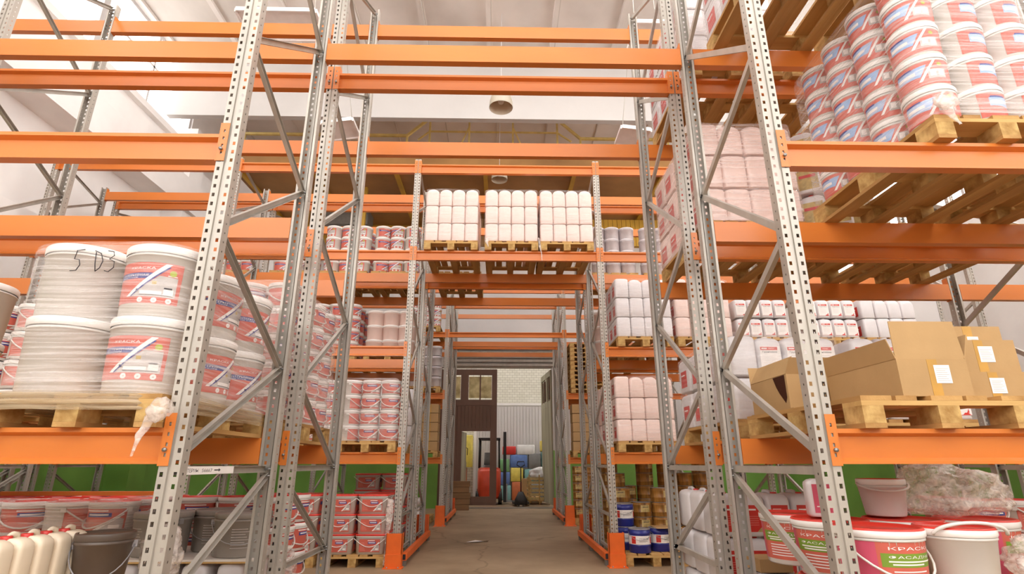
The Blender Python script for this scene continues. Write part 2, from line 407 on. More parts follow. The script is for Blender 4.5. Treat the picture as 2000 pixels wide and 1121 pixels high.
bucket('blue_tub', 'paint_tub', 'tub', .133, .216, 'white_plastic', 'white_lid', art_blue, .46, .74, None, .9, 32)

def can(key, oname, R, H, body, lid, label):
    mb = MB(); mb.lathe([(R*.97,0),(R,.006),(R,.30*H),(R*1.015,.31*H),(R,.32*H),(R,.80*H),(R*1.02,.815*H),(R,.83*H),(R,.97*H)], 28, body)
    lb = MB(); lb.lathe([(R,.965*H),(R*1.03,.972*H),(R*1.03,.995*H),(R*.96,H),(R*.95,.985*H),(.0001,.985*H)], 28, lid, cap=False)
    parts = [('body', mb.mesh('body')), ('lid', lb.mesh('lid'))]
    if label == 'blue':
        W = 2*PI*R*.5
        a = Art().rect(0,0,W,.36*H,'white_label').rect(.22*W,.03*H,.36*W,.33*H,'red',1).text('ЭМАЛЬ', .46*W, .21*H, .07*H, 'ink', 2, .3*W).rect(.46*W,.14*H,.72*W,.155*H,'ink',1).rect(.46*W,.1*H,.66*W,.11*H,'ink',1).rect(.84*W,.04*H,.97*W,.3*H,'red',1)
        parts.append(('label', a.build(on_cone(R*1.004,R*1.004,H,-W/2,.36*H), 'label', .022)))
    else:
        W = 2*PI*R*.16
        a = Art().rect(0,0,W,.46*H,'straw_label').rect(.2*W,.3*H,.8*W,.34*H,'ink',1)
        parts.append(('label', a.build(on_cone(R*1.004,R*1.004,H,-.09,.34*H), 'label', .022)))
    hb = MB(); hb.tube([(-R*1.03*math.cos(PI*i/12), -(R*1.05*math.sin(PI*i/12)+.003), .86*H-.32*H*math.sin(PI*i/12)) for i in range(13)], .003, 'can_lid', 6)
    parts.append(('handle', hb.mesh('handle')))
    proto(key, oname, 'can', parts)
can('blue_can', 'enamel_can', .138, .285, 'blue_can', 'can_lid', 'blue')
can('wood_can', 'varnish_can', .132, .19, 'wood_print', 'can_lid', 'w')

def canister(key, oname, w, d, h, body, art=None, side=None, cap=None, aw=.8, ah=.62, dome=False):
    mb = MB(); rx, ry = w/2, d/2
    ex = 5 if cap else 9
    if cap: mb.loft([(0,rx*.93,ry*.95,6,0,0),(.012,rx*.995,ry*.99,6,0,0),(.40*h,rx*.995,ry*.99,6,0,0),(.80*h,rx*.995,ry*.99,6,0,0),(.87*h,rx*.96,ry*.96,5,0,0),(.93*h,rx*.78,ry*.86,4,0,0),(.955*h,rx*.55,ry*.75,3,0,0)], body)
    elif dome: mb.loft([(0,rx*.96,ry*.97,8,0,0),(.008,rx*.985,ry*.99,9,0,0),(.4*h,rx*.998,ry*.998,9,0,0),(.72*h,rx*.99,ry*.99,8,0,0),(.84*h,rx*.93,ry*.96,6,0,0),(.93*h,rx*.78,ry*.9,4,0,0),(.985*h,rx*.55,ry*.8,3,0,0)], body, 32)
    else: mb.loft([(0,rx*.96,ry*.97,8,0,0),(.008,rx*.985,ry*.99,9,0,0),(.4*h,rx*.998,ry*.998,9,0,0),(.90*h,rx*.992,ry*.992,9,0,0),(.955*h,rx*.95,ry*.96,7,0,0),(.985*h,rx*.86,ry*.9,5,0,0)], body, 32)
    parts = [('body', mb.mesh('body'))]
    hb = MB(); hb.tube([(0,ry*.62,.93*h),(0,ry*.55,.99*h),(0,ry*.1,1.0*h),(0,-ry*.12,.985*h),(0,-ry*.16,.93*h)], .013, body, 8)
    if cap:
        cb = MB(); cb.lathe([(.022,.93*h),(.022,.985*h),(.02,.99*h),(.0001,.99*h)], 14, cap, cx=0, cy=-ry*.55, cap=False)
        parts.append(('cap', cb.mesh('cap'))); parts.append(('handle', hb.mesh('handle')))
    if art:
        W, Hh = aw*w, ah*h; parts.append(('label', art(W,Hh).build(on_front(-ry*.99,-W/2,.1*h), 'label')))
    if side:
        W, Hh = .5*d, .5*h
        parts.append(('side_label', Art().rect(0,0,W,Hh,'red').rect(.1*W,.7*Hh,.7*W,.78*Hh,'white_label',1).build(lambda u,v,l: (-rx*.995-.001-.0005*l, ry*.55-u, .15*h+v), 'side_label')))
    proto(key, oname, 'canister', parts)
canister('pink_can', 'plastic_canister', .2, .3, .29, 'pink_plastic')
canister('pink_can_side', 'plastic_canister', .2, .3, .29, 'pink_plastic', side=True)
canister('pink_top', 'plastic_canister', .2, .3, .285, 'pink_plastic', dome=True)
canister('milk_top', 'plastic_canister', .2, .3, .285, 'milk_plastic', dome=True)
canister('milk_can', 'plastic_canister', .2, .3, .29, 'milk_plastic')
canister('milk_can_side', 'plastic_canister', .2, .3, .29, 'milk_plastic', side=True)
canister('primer_can', 'primer_canister', .192, .3, .29, 'milk_plastic', art_primer, cap='white_lid')
canister('red_label_can', 'labelled_canister', .185, .29, .296, 'milk_plastic', art_plain_red, cap='red', aw=.66, ah=.6)
canister('cream_can', 'cream_canister', .17, .092, .27, 'cream_plastic', cap='red')
canister('white_red_cap', 'white_canister', .16, .2, .26, 'milk_plastic', cap='red')
canister('jug', 'jug_canister', .19, .24, .28, 'milk_plastic', lambda w,h: Art().rect(0,0,w,h,'straw_label').rect(.1*w,.6*h,.9*w,.75*h,'red',1), cap='red')
mb = MB(); mb.loft([(0,.19,.28,3,0,0),(.03,.2,.3,3.2,0,0),(.09,.2,.3,3.2,0,0),(.12,.185,.27,3,0,0)], 'milk_plastic')
proto('sack', 'woven_sack', 'sack', [('sack', mb.mesh('sack'))])

# ------------------------------------------------------------------ pallet
def pallet_meshes():
    W, D = .8, 1.2
    deck = MB()
    for k in range(5):
        x = k*(W-.145)/4; j = random.uniform(-.004,.004)
        deck.box(x, x+ (.145 if k%2 == 0 else .10)+j, 0, D, .122, .144, 'wood')
    for y in (0,.5275,1.055): deck.box(0,W,y,y+.145,.100,.1215,'wood_x')
    blk = []
    for x in (0,.35,.7):
        for y in (0,.5275,1.055):
            b = MB(); b.box(x,x+.1,y,y+.145,.0225,.0998,'wood_end'); blk.append(b.mesh('block'))
    rn = []
    for x in (0,.35,.7):
        b = MB(); b.box(x,x+.1,0,D,0,.022,'wood'); rn.append(b.mesh('runner'))
    return deck.mesh('deck'), blk, rn
DK, BL, RN = pallet_meshes()
proto('pallet', 'wooden_pallet', 'pallet', [('deck',DK)]+[('block',b) for b in BL]+[('runner',r) for r in RN])
allm = bmesh.new()
for me in [DK]+BL+RN: allm.from_mesh(me)
_m = MB()
W, D = .8, 1.2
for k in range(5): _m.box(k*(W-.145)/4, k*(W-.145)/4+(.145 if k%2==0 else .10), 0, D, .122, .144, 'wood')
for y in (0,.5275,1.055): _m.box(0,W,y,y+.145,.100,.1215,'wood_x')
for x in (0,.35,.7):
    _m.box(x,x+.1,0,D,0,.022,'wood')
    for y in (0,.5275,1.055): _m.box(x,x+.1,y,y+.145,.0225,.0998,'wood_end')
PFAR = _m.mesh('wooden_pallet'); allm.free()
def pallet(x, y, z, label, group='wooden pallets', full=True, rz=0):
    if full: return inst('pallet', (x,y,z), rz, label, group)
    o = obj('wooden_pallet', PFAR, loc=(x,y,z)); o.rotation_euler.z = rz
    return tag(o, label, 'pallet', group)

# ------------------------------------------------------------------ rack geometry
WU = .094; DU = .06; DF = 1.10
def strip(mb, P, x0, x1, z0, z1, holes, hw0, hw1, m):
    # sheet strip x0..x1 with holes between hw0..hw1 at z ranges; P maps (x,z)->3D
    def q(a,b,c,d): mb.add([P(a,c),P(b,c),P(b,d),P(a,d)], [(0,1,2,3)], m)
    if hw0 > x0: q(x0,hw0,z0,z1)
    if hw1 < x1: q(hw1,x1,z0,z1)
    z = z0
    for a, b in holes:
        q(hw0,hw1,z,a); z = b
    q(hw0,hw1,z,z1)
def upright_mesh(H):
    mb = MB(); n = int(H/.05)
    hf = [(.02+.05*i, .040+.05*i) for i in range(n)]; hs = [(.026+.05*i, .035+.05*i) for i in range(n)]
    F = lambda x,z: (x,0,z)
    strip(mb, F, 0, .040, 0, H, hf, .010, .024, 'galv')
    strip(mb, F, .054, WU, 0, H, hf, .070, .084, 'galv')
    for (xa,ya,xb,yb) in ((.040,0,.043,.008),(.043,.008,.051,.008),(.051,.008,.054,0)):
        mb.add([(xa,ya,0),(xb,yb,0),(xb,yb,H),(xa,ya,H)], [(0,1,2,3)], 'galv')
    for X in (0,WU):
        strip(mb, lambda y,z: (X,y,z), 0, DU, 0, H, hs, .026, .034, 'galv')
        xs = .016 if X == 0 else -.016
        mb.add([(X,DU,0),(X+xs,DU,0),(X+xs,DU,H),(X,DU,H)], [(0,1,2,3)], 'galv')
        mb.add([(X+xs,DU,0),(X+xs,DU-.012,0),(X+xs,DU-.012,H),(X+xs,DU,H)], [(0,1,2,3)], 'galv')
    return mb.mesh('upright')
UM = {}
def brace_mesh(y0, z0, y1, z1):
    mb = MB(); a = Vector((WU/2,y0,z0)); b = Vector((WU/2,y1,z1)); d = (b-a).normalized(); u = Vector((1,0,0)); w = d.cross(u)
    for (du,dw,hu,hw) in ((0,.018,.026,.0025),(0,-.018,.026,.0025),(-.012,0,.0025,.038)):
        c = a+u*du+w*dw; e = b+u*du+w*dw
        T = Matrix(((u.x,d.x,w.x,c.x),(u.y,d.y,w.y,c.y),(u.z,d.z,w.z,c.z),(0,0,0,1)))
        mb.box(-hu/2,hu/2,0,(e-c).length,-hw/2,hw/2,'galv',T)
    mb.tube([a+Vector((-.042,0,0)),a+Vector((.042,0,0))], .006, 'steel', 6); mb.tube([b+Vector((-.042,0,0)),b+Vector((.042,0,0))], .006, 'steel', 6)
    return mb.mesh('brace')
BRC = {}
def brace(kind, H):
    k = (kind,H)
    if k in BRC: return BRC[k]
    f, r = .04, DF-.04
    if kind == 'A': nod = [('f',.60),('r',1.16),None,('f',1.26),('r',1.82),('f',2.38),('r',3.1),('f',3.55),('r',4.34),('f',4.9),('r',5.5),('f',6.05)]
    else: nod = [('f',1.10),('r',.56),None,('r',1.22),('f',1.78),('r',2.47),('f',3.0),('r',3.75),('f',4.25),('r',4.95),('f',5.5),('r',6.08)]
    out = [brace_mesh(f,1.20,r,1.20), brace_mesh(f,.16,r,.16), brace_mesh(f,.58,r,.58)]
    prev = None
    for nd in nod:
        if nd is None: prev = None; continue
        if nd[1] > H-.03: nd = (nd[0], H-.03)
        if prev and prev[0] != nd[0]: out.append(brace_mesh(f if prev[0]=='f' else r, prev[1], f if nd[0]=='f' else r, nd[1]))
        if prev and nd[1] >= H-.031: break
        prev = nd
    BRC[k] = out; return out
BPm = MB(); BPm.box(-.02,WU+.02,-.03,.09,0,.006,'galv_dark')
BOLT = []
for x in (-.008,WU+.008):
    bm_ = MB(); bm_.lathe([(.008,.006),(.008,.018),(.0001,.018)], 8, 'steel', cx=x, cy=.04, cap=False); BOLT.append(bm_.mesh('anchor_bolt'))
BPM = BPm.mesh('base_plate')
def frame(x, y, H, kind, label):
    r = empty('rack_frame', (x,y,0)); tag(r, label, 'rack frame', 'grey rack upright frames')
    if H not in UM: UM[H] = upright_mesh(H)
    obj('upright', UM[H], r, (0,0,.006))
    o = obj('upright', UM[H], r, (WU,DF,.006)); o.rotation_euler.z = PI
    for b in brace(kind, H): obj('brace', b, r)
    for q in (0,1):
        o = obj('base_plate', BPM, r, (WU*q,DF*q,0)); o.rotation_euler.z = PI*q
        for b in BOLT: obj('anchor_bolt', b, o)
    return r
BH = .154
BMS = {}
def beam_mesh(Ln, h):
    k = (round(Ln,3),h)
    if k in BMS: return BMS[k]
    mb = MB(); prof = [(.004,0),(.05,0),(.05,h),(0,h),(0,h-.006),(.014,h-.046),(.014,.034),(.0,.008),(0,0)]
    prof = [(0,0),(.06,0),(.06,h),(0,h),(0,h-.020),(.030,h-.034),(.030,.028),(0,.012)]
    mb.prism(prof, 0, Ln, 'orange')
    BMS[k] = mb.mesh('beam_body'); return BMS[k]
def conn_mesh(h):
    mb = MB()
    holes = [(.018,.034),(.062,.078),(.106,.122),(.150,.166)]
    k = h/.154
    holes = [(a*k,b*k) for a,b in holes]
    strip(mb, lambda x,z: (x-.046,-.006,z-.008), 0, .046, 0, h+.072, [(a+.02,b+.02) for a,b in holes], .017, .027, 'orange')
    strip(mb, lambda x,z: (x-.046,-.003,z-.008), 0, .046, 0, h+.072, [(a+.02,b+.02) for a,b in holes], .017, .027, 'orange')
    mb.box(-.0460,-.0435,-.006,-.003,-.008,h+.064,'orange')
    mb.box(-.0035,.0015,-.0065,.052,-.008,h+.064,'orange')
    for a, b in holes[1:3]: mb.box(-.0035-.003,-.0035,.015,.035,a,b,'galv_dark')
    return mb.mesh('end_connector')
def conn_mirror(me):
    m2 = me.copy()
    for v in m2.vertices: v.co.x = -v.co.x
    m2.flip_normals(); return m2
CN = {}
_p = MB(); _p.tube([(0,0,0),(0,-.012,0)], .009, 'steel', 10); PIN = _p.mesh('locking_pin')
def beam(x0, x1, y, z, front, label, h=BH):
    # spans the clear gap x0..x1; y is the outer face plane of the uprights
    if h not in CN: a = conn_mesh(h); CN[h] = (a, conn_mirror(a))
    Ln = x1-x0-.008
    r = empty('rack_beam', (x0+.004,y,z) if front else (x1-.004,y,z), 0 if front else PI)
    tag(r, label, 'rack beam', 'orange rack beams')
    obj('beam_body', beam_mesh(Ln,h), r)
    e0 = obj('end_connector', CN[h][0], r); e1 = obj('end_connector', CN[h][1], r, (Ln,0,0))
    if y < 4 and front: obj('locking_pin', PIN, e0, (-.022,-.006,.06)); obj('locking_pin', PIN, e1, (.022,-.006,.06))
    return r

aX = {'LL':-4.406,'L':-1.486,'R':1.434,'RR':4.354}
cX = {'LLL':-6.947,'LL':-4.152,'L':-1.357,'R':1.4375,'RR':4.232,'RRR':7.027}
eX = {'LL':-4.05,'L':-1.285,'R':1.44,'RR':4.2}
YA, YB, YC, YD, YE, YF = 2.55, 3.94, 7.66, 9.05, 12.5, 13.89
RK = {'A':('nearest rack',YA,6.1),'B':('second rack',YB,6.12),'C':('third rack',YC,5.80),'D':('fourth rack',YD,5.80),'E':('fifth rack',YE,5.43),'F':('sixth rack',YF,5.43)}
XN = {'LLL':'two bays left','LL':'one bay left','L':'left edge','R':'right edge','RR':'one bay right','RRR':'two bays right'}
for row, xs in (('A',aX),('B',aX),('C',cX),('D',cX),('E',eX),('F',eX)):
    nm, y, H = RK[row]
    for k, x in xs.items():
        frame(x, y, H, 'A' if row in 'ACE' else 'B', 'grey perforated frame in the %s, %s of the aisle' % (nm, XN[k]))
LV = {1:'first level',2:'second level',3:'third level',4:'top level'}
BN = {'LLL':'outer left bay','LL':'left bay','L':'bay over the aisle','R':'right bay','RR':'outer right bay'}
nxt = {'LLL':'LL','LL':'L','L':'R','R':'RR','RR':'RRR'}
def beams(row, xs, bay, lv, z, planes='fr', h=BH):
    nm, y, H = RK[row]
    x0 = xs[bay]+WU if bay in xs else None; x1 = xs[nxt[bay]]
    for p in planes:
        beam(x0, x1, y if p == 'f' else y+DF, z, p == 'f', 'orange %s beam, %s, %s of the %s' % ('front' if p=='f' else 'rear', LV[lv], BN[bay], nm), h)
for row in 'AB':
    for bay in ('LL','R'):
        beams(row, aX, bay, 1, 1.229); beams(row, aX, bay, 2, 2.738)
    for bay in ('LL','L','R'): beams(row, aX, bay, 3, 4.256, 'fr' if (row == 'B' or bay == 'R') else 'r')
for bay in ('LL','L','R'): beams('B', aX, bay, 4, 5.755, 'r')
aX2 = dict(aX); aX2['LLL'] = -7.326; aX2['RRR'] = 7.274
for lv, z in ((1,1.229),(2,2.738),(3,4.256),(4,5.755)):
    beams('B', aX2, 'LLL', lv, z, 'r')
for lv, z in ((1,1.229),(2,2.738)): beams('B', aX2, 'RR', lv, z, 'fr')
frame(aX2['LLL'], YB, 6.12, 'B', 'grey perforated frame in the second rack, two bays left of the aisle')
frame(aX2['RRR'], YB, 6.12, 'B', 'grey perforated frame in the second rack, two bays right of the aisle')
for row in 'CD':
    for bay in ('LLL','LL','R','RR'):
        beams(row, cX, bay, 1, 1.229, h=.15); beams(row, cX, bay, 2, 2.675, h=.14)
        beams(row, cX, bay, 3, 4.114, h=.15); beams(row, cX, bay, 4, 5.57, h=.15)
    beams(row, cX, 'L', 3, 4.114, h=.15); beams(row, cX, 'L', 4, 5.57, h=.15)
for row in 'EF':
    for bay in ('LL','R'):
        beams(row, eX, bay, 1, 1.235, h=.13); beams(row, eX, bay, 2, 2.62, h=.13)
    for bay in ('LL','L','R'): beams(row, eX, bay, 3, 4.03, h=.12)
    for bay in ('LL','L','R'): beams(row, eX, bay, 4, 5.11, h=.12)

# floor guards and side rails along the passage
def guard(x, y, label):
    mb = MB(); T = .006
    w = .20; h = .40
    mb.box(-.01,w-.01,-.13,-.13+T,.012,h,'orange_guard'); mb.box(-.01,-.01+T,-.13,-.02,.012,h,'orange_guard'); mb.box(w-.01-T,w-.01,-.13,-.02,.012,h,'orange_guard')
    mb.box(-.01,w-.01,-.142,-.13,.012,.16,'orange_guard')
    r = empty('column_guard', (x-.045,y,0)); tag(r, label, 'column guard', 'orange column guards')
    obj('shield', mb, r); b = MB(); b.box(-.03,w+.01,-.17,-.02,0,.012,'orange_guard')
    for xx in (.02,w-.04): b.lathe([(.009,.012),(.009,.024),(.0001,.024)], 8, 'steel', cx=xx, cy=-.155, cap=False)
    obj('foot', b, r); return r
guard(cX['L'], YC, 'orange guard before the left column, front of the third rack')
guard(cX['R'], YC, 'orange guard before the right column, front of the third rack')
guard(eX['L'], YE, 'orange guard before the left column, front of the fifth rack')
guard(eX['R'], YE, 'orange guard before the right column, front of the fifth rack')
def guard_back(x, y, label):
    g = guard(0,0,label); g.location = (x+WU+.045,y,0); g.rotation_euler.z = PI; return g
guard_back(cX['L'], YD+DF, 'orange guard behind the left column, back of the fourth rack')
guard_back(cX['R'], YD+DF, 'orange guard behind the right column, back of the fourth rack')
guard_back(eX['L'], YF+DF, 'orange guard behind the left column, back of the sixth rack')
guard_back(eX['R'], YF+DF, 'orange guard behind the right column, back of the sixth rack')
def rail(x, y0, y1, label):
    mb = MB(); mb.prism([(-.03,.07),(.03,.07),(.03,.15),(-.03,.15)], y0, y1, 'orange_guard', 'y')
    r = empty('floor_rail', (x,0,0)); tag(r, label, 'guard rail', 'orange floor rails'); obj('rail', mb, r)
    for y in (y0+.05,(y0+y1)/2,y1-.05):
        b = MB(); b.box(-.025,.025,y-.03,y+.03,0,.0695,'galv_dark'); obj('foot', b, r)
    c = MB(); c.box(-.022,.022,y0-.003,y0,.078,.142,'black'); obj('end_cap', c, r)
rail(cX['L']+WU+.06, YC+.02, YD+DF+.08, 'orange floor rail left of the passage, third to fourth rack')
rail(cX['R']-.06, YC+.02, YD+DF+.08, 'orange floor rail right of the passage, third to fourth rack')
rail(eX['L']+WU+.06, YE+.02, YF+DF+.08, 'orange floor rail left of the passage, fifth to sixth rack')
rail(eX['R']-.06, YE+.02, YF+DF+.08, 'orange floor rail right of the passage, fifth to sixth rack')
# ------------------------------------------------------------------ loads
T1, T2, T3 = 1.383, 2.892, 4.410            # shelf tops, nearest and second rack
D1, D2, D3 = 1.379, 2.815, 4.264            # shelf tops, third and fourth rack
LW = {1:['only'],2:['bottom','top'],3:['bottom','middle','top'],4:['bottom','second','third','top'],5:['bottom','second','middle','fourth','top'],6:['bottom','second','third','fourth','fifth','top'],7:['bottom','second','third','fourth','fifth','sixth','top']}
OW = ['first','second','third','fourth','fifth','sixth','seventh','eighth','ninth','tenth']
def stack(key, x0, y0, z0, nx, ny, nz, px, py, h, sides, desc, where, group, rz=0, jit=.003, key2=None, skip=None, rzside=None, skipp=(), full_top=False, ktop=None):
    for k in range(nz):
        for j in range(ny):
            for i in range(nx):
                side = (i == 0 and 'L' in sides) or (i == nx-1 and 'R' in sides)
                if not (j == 0 or side or (full_top and k == nz-1)): continue
                if skip and skip(i,j,k): continue
                kk = ktop if (ktop and k == nz-1 and not (key2 and side)) else (key2 if (key2 and side) else key)
                a = rz(i,j,k) if callable(rz) else rz
                if j > 0 and rzside is not None: a = rzside
                pos = '%s from left' % OW[i] if j == 0 else ('%s row back' % OW[j] if side and not full_top else '%s row %s along' % (OW[j],OW[i]))
                lay = '%s layer' % LW[nz][k] if nz > 1 else ''
                lb = ', '.join(q for q in (desc, lay, pos, where) if q)
                inst(kk, (x0+px*(i+.5)+random.uniform(-jit,jit), y0+py*(j+.5)+random.uniform(-jit,jit), z0+h*k), a, lb, group, skip=skipp)
def shell(x0, x1, y0, y1, z0, z1, label, m='film', r=.09, amp=.006, waist=None, cat='stretch film', group='stretch film wraps', top=.05, marking=None, skirt=None):
    n = 96; cx, cy = (x0+x1)/2, (y0+y1)/2; hx, hy = (x1-x0)/2, (y1-y0)/2
    def ring(z, s, off):
        out = []
        per = 2*(2*hx+2*hy)
        for i in range(n):
            t = i/n*4; sd = int(t); f = t-sd
            if sd == 0: px, py = -hx+2*hx*f, -hy
            elif sd == 1: px, py = hx, -hy+2*hy*f
            elif sd == 2: px, py = hx-2*hx*f, hy
            else: px, py = -hx, hy-2*hy*f
            ax, ay = abs(px), abs(py)
            ex, ey = ax-(hx-r), ay-(hy-r)
            if ex > 0 and ey > 0:
                d = math.hypot(ex,ey); px = math.copysign(hx-r+ex/d*r, px); py = math.copysign(hy-r+ey/d*r, py)
            nz = noise.noise(Vector((px*4+x0*7,py*4+y0*3,z*9)))*amp + noise.noise(Vector((px*11,py*11,z*40)))*amp*.5 + off
            L = math.hypot(px,py) or 1
            out.append((cx+px*s+px/L*nz, cy+py*s+py/L*nz, z+noise.noise(Vector((px*6,py*6,z)))*amp))
        return out
    m0 = MB(); N = max(4,int((z1-z0)/.035)); vs = []
    for k in range(N+1):
        z = z0+(z1-z0)*k/N; off = waist((z-z0)/(z1-z0)) if waist else 0
        s = 1
        if z > z1-top: s = 1-.10*((z-(z1-top))/top)**2
        vs += ring(z, s, off)
    fs = [(k*n+i, k*n+(i+1)%n, (k+1)*n+(i+1)%n, (k+1)*n+i) for k in range(N) for i in range(n)]
    m0.add(vs, fs, m, True)
    o = tag(obj('stretch_film', m0), label, cat, group)
    if skirt:
        m1 = MB(); vs = []
        K = 8
        for k in range(K+1): vs += ring(skirt[0]+(skirt[1]-skirt[0])*k/K, 1.0, .004+.006*math.sin(k*2.4))
        m1.add(vs, [(k*n+i, k*n+(i+1)%n, (k+1)*n+(i+1)%n, (k+1)*n+i) for k in range(K) for i in range(n)], 'film_skirt', True)
        obj('gathered_hem', m1, o)
    if marking: obj('marker_writing', marking, o)
    return o
film_mat('film_skirt', .35, .9, (196,174,140), (2,2,80), .2)
def crumple(name, c, rad, label, cat, m='film_dense', seed=0, parent=None, sub=4, amp=.35, flat=0, group=None):
    bm = bmesh.new(); bmesh.ops.create_icosphere(bm, subdivisions=sub, radius=1)
    for v in bm.verts:
        p = v.co.copy(); f = 1+amp*noise.noise(p*1.7+Vector((seed,0,0)))+amp*.6*noise.noise(p*4.5+Vector((0,seed,0)))+amp*.35*abs(noise.noise(p*9+Vector((0,0,seed))))
        z = p.z*f
        if flat and z < -flat: z = -flat
        v.co = Vector((p.x*f*rad[0], p.y*f*rad[1], z*rad[2]))
    me = bpy.data.meshes.new(name); bm.to_mesh(me); bm.free(); me.materials.append(M[m])
    for p in me.polygons: p.use_smooth = True
    o = obj(name, me, parent, c)
    return o if parent else tag(o, label, cat, group)
def tail(pts, w, label, seed=0, m='film_dense', knot=None, parent=None):
    mb = MB(); P = [Vector(p) for p in pts]; n = 10; vs = []; N = len(P)*4
    def at(t):
        s = t*(len(P)-1); i = min(int(s), len(P)-2); return P[i].lerp(P[i+1], s-i)
    for k in range(N+1):
        t = k/N; c = at(t); ww = w*(.55+.7*math.sin(PI*min(1,t*1.1+.12)))*(1-.5*t)
        for q in range(n):
            a = 2*PI*q/n; rr = ww*(.6+.8*abs(noise.noise(Vector((q*.9+seed,t*5,seed)))))
            vs.append((c.x+rr*math.cos(a), c.y+.35*rr*math.sin(a), c.z+.25*rr*math.sin(2*a)))
    mb.add(vs, [(k*n+q, k*n+(q+1)%n, (k+1)*n+(q+1)%n, (k+1)*n+q) for k in range(N) for q in range(n)], m, True)
    o = obj('film_tail', mb, parent)
    if not parent: tag(o, label, 'film tail', 'loose film tails')
    if knot: crumple('knot', knot[0], knot[1], None, None, m, seed+2, o, 3)
    return o
def carton(x0, x1, y0, y1, z0, z1, label, flaps=None, tape=True, sheet=None, hole=None, group='cardboard cartons'):
    r = empty('cardboard_carton', (x0,y0,z0)); tag(r, label, 'cardboard box', group)
    w, d, h = x1-x0, y1-y0, z1-z0
    b = MB(); t = .005
    if flaps:
        b.box(0,w,0,t,0,h,'card'); b.box(0,w,d-t,d,0,h,'card'); b.box(0,t,t,d-t,0,h,'card'); b.box(w-t,w,t,d-t,0,h,'card'); b.box(t,w-t,t,d-t,0,t,'card_in')
    else: b.box(0,w,0,d,0,h,'card')
    obj('box_body', b, r)
    for f in flaps or []:
        e, ang, ln = f; fb = MB()
        if e == 'f': a0, a1, out = Vector((0,.002,h)), Vector((w,.002,h)), Vector((0,-1,0))
        elif e == 'b': a0, a1, out = Vector((0,d-.002,h)), Vector((w,d-.002,h)), Vector((0,1,0))
        elif e == 'l': a0, a1, out = Vector((.002,0,h)), Vector((.002,d,h)), Vector((-1,0,0))
        else: a0, a1, out = Vector((w-.002,0,h)), Vector((w-.002,d,h)), Vector((1,0,0))
        dr = (out*math.sin(ang)+Vector((0,0,1))*math.cos(ang))*ln; th = dr.normalized().cross((a1-a0).normalized())*.004
        ins = (a1-a0)*.03
        q = [a0,a1,a1+dr-ins,a0+dr+ins]; q2 = [p+th for p in q]
        fb.add([tuple(p) for p in q+q2], [(0,1,2,3),(7,6,5,4),(0,4,5,1),(1,5,6,2),(2,6,7,3),(3,7,4,0)], 'card')
        obj('flap', fb, r)
    if tape:
        tb = MB(); c = w*.5; tb.box(c-.024,c+.024,-.0012,-.0002,0,h*.98,'tape')
        if not flaps: tb.box(c-.024,c+.024,0,d,h,h+.001,'tape')
        obj('tape', tb, r)
    if sheet:
        sx, sz, sw, sh = sheet; a = Art().rect(0,0,sw,sh,'white_label')
        for k in range(7): a.rect(.1*sw,(.12+.11*k)*sh,(.9-.1*(k%3))*sw,(.15+.11*k)*sh,'grey_label',1)
        obj('shipping_label', a.build(on_front(-.0015,sx,sz),'shipping_label'), r)
    if hole:
        hb = MB(); hb.add([tuple(p) for p in hole], [tuple(range(len(hole)))], 'card_hole'); obj('torn_hole', hb, r)  # flat dark patch on a whole side; the shade inside is its colour
    return r

# --- nearest rack, left, first shelf: big wrapped buckets
LX = 'nearest rack left first shelf'
pallet(-2.30, 2.50, T1, 'wooden pallet under the big wrapped white buckets, nearest rack left')
zb = T1+.1445
for k in range(2):
    ly = 'top' if k else 'bottom'
    inst('big_plain', (-2.10,2.70,zb+.36*k), 0, 'big white bucket turned label away, %s layer, front left, %s' % (ly,LX), 'big white paint buckets')
    inst('big', (-1.702,2.70,zb+.36*k), -.05, 'big white bucket with red label, %s layer, front right, %s' % (ly,LX), 'big white paint buckets')
    for j, (yy, rz) in enumerate(((3.095,1.2),(3.49,1.1))):
        inst('big', (-1.702,yy,zb+.36*k), rz, 'big white bucket behind the column, %s layer, %s row back, %s' % (ly,OW[j+1],LX), 'big white paint buckets')
mk = MB(); W0 = lambda p: [(-2.03+u*1.05, 2.4805, 2.085+v) for u, v in p]
mk.tube(W0([(.045,.118),(.012,.112),(.008,.07),(.03,.066),(.038,.04),(.026,.012),(.0,.01)]), .0022, 'ink', 5)
mk.tube(W0([(.098,.105),(.103,.05),(.112,.008)]), .0022, 'ink', 5); mk.tube(W0([(.092,.112),(.122,.098),(.136,.06),(.128,.025),(.112,.008)]), .0022, 'ink', 5)
mk.tube(W0([(.150,.112),(.176,.108),(.182,.088),(.164,.070),(.188,.058),(.190,.028),(.170,.006),(.152,.012)]), .0022, 'ink', 5)
mk = mk.mesh('marker_writing')
sh1 = shell(-2.31,-1.493,2.487,3.705,T1+.10,zb+.745, 'clear stretch film around the big white buckets, nearest rack left', 'film', .17, .007, waist=lambda t: .006*math.cos(t*2*PI*2+.6)-.004, skirt=(T1+.072,zb+.01), marking=mk)
tail([(-1.50,2.462,1.47),(-1.51,2.455,1.40),(-1.535,2.45,1.33),(-1.55,2.45,1.26)], .03, 'torn white film tail hanging over the orange beam end, nearest rack left', 3, knot=((-1.47,2.455,1.455),(.05,.03,.05)), parent=sh1)
for k in range(2):
    o = inst('big_plain', (-2.775,2.80,zb+.30*k), 0, 'plain bucket at the left picture edge, %s, %s' % ('upper' if k else 'lower', LX), 'big white paint buckets')
    o.scale.z = .82
pallet(-3.15, 2.52, T1, 'wooden pallet at the left picture edge, nearest rack first shelf')

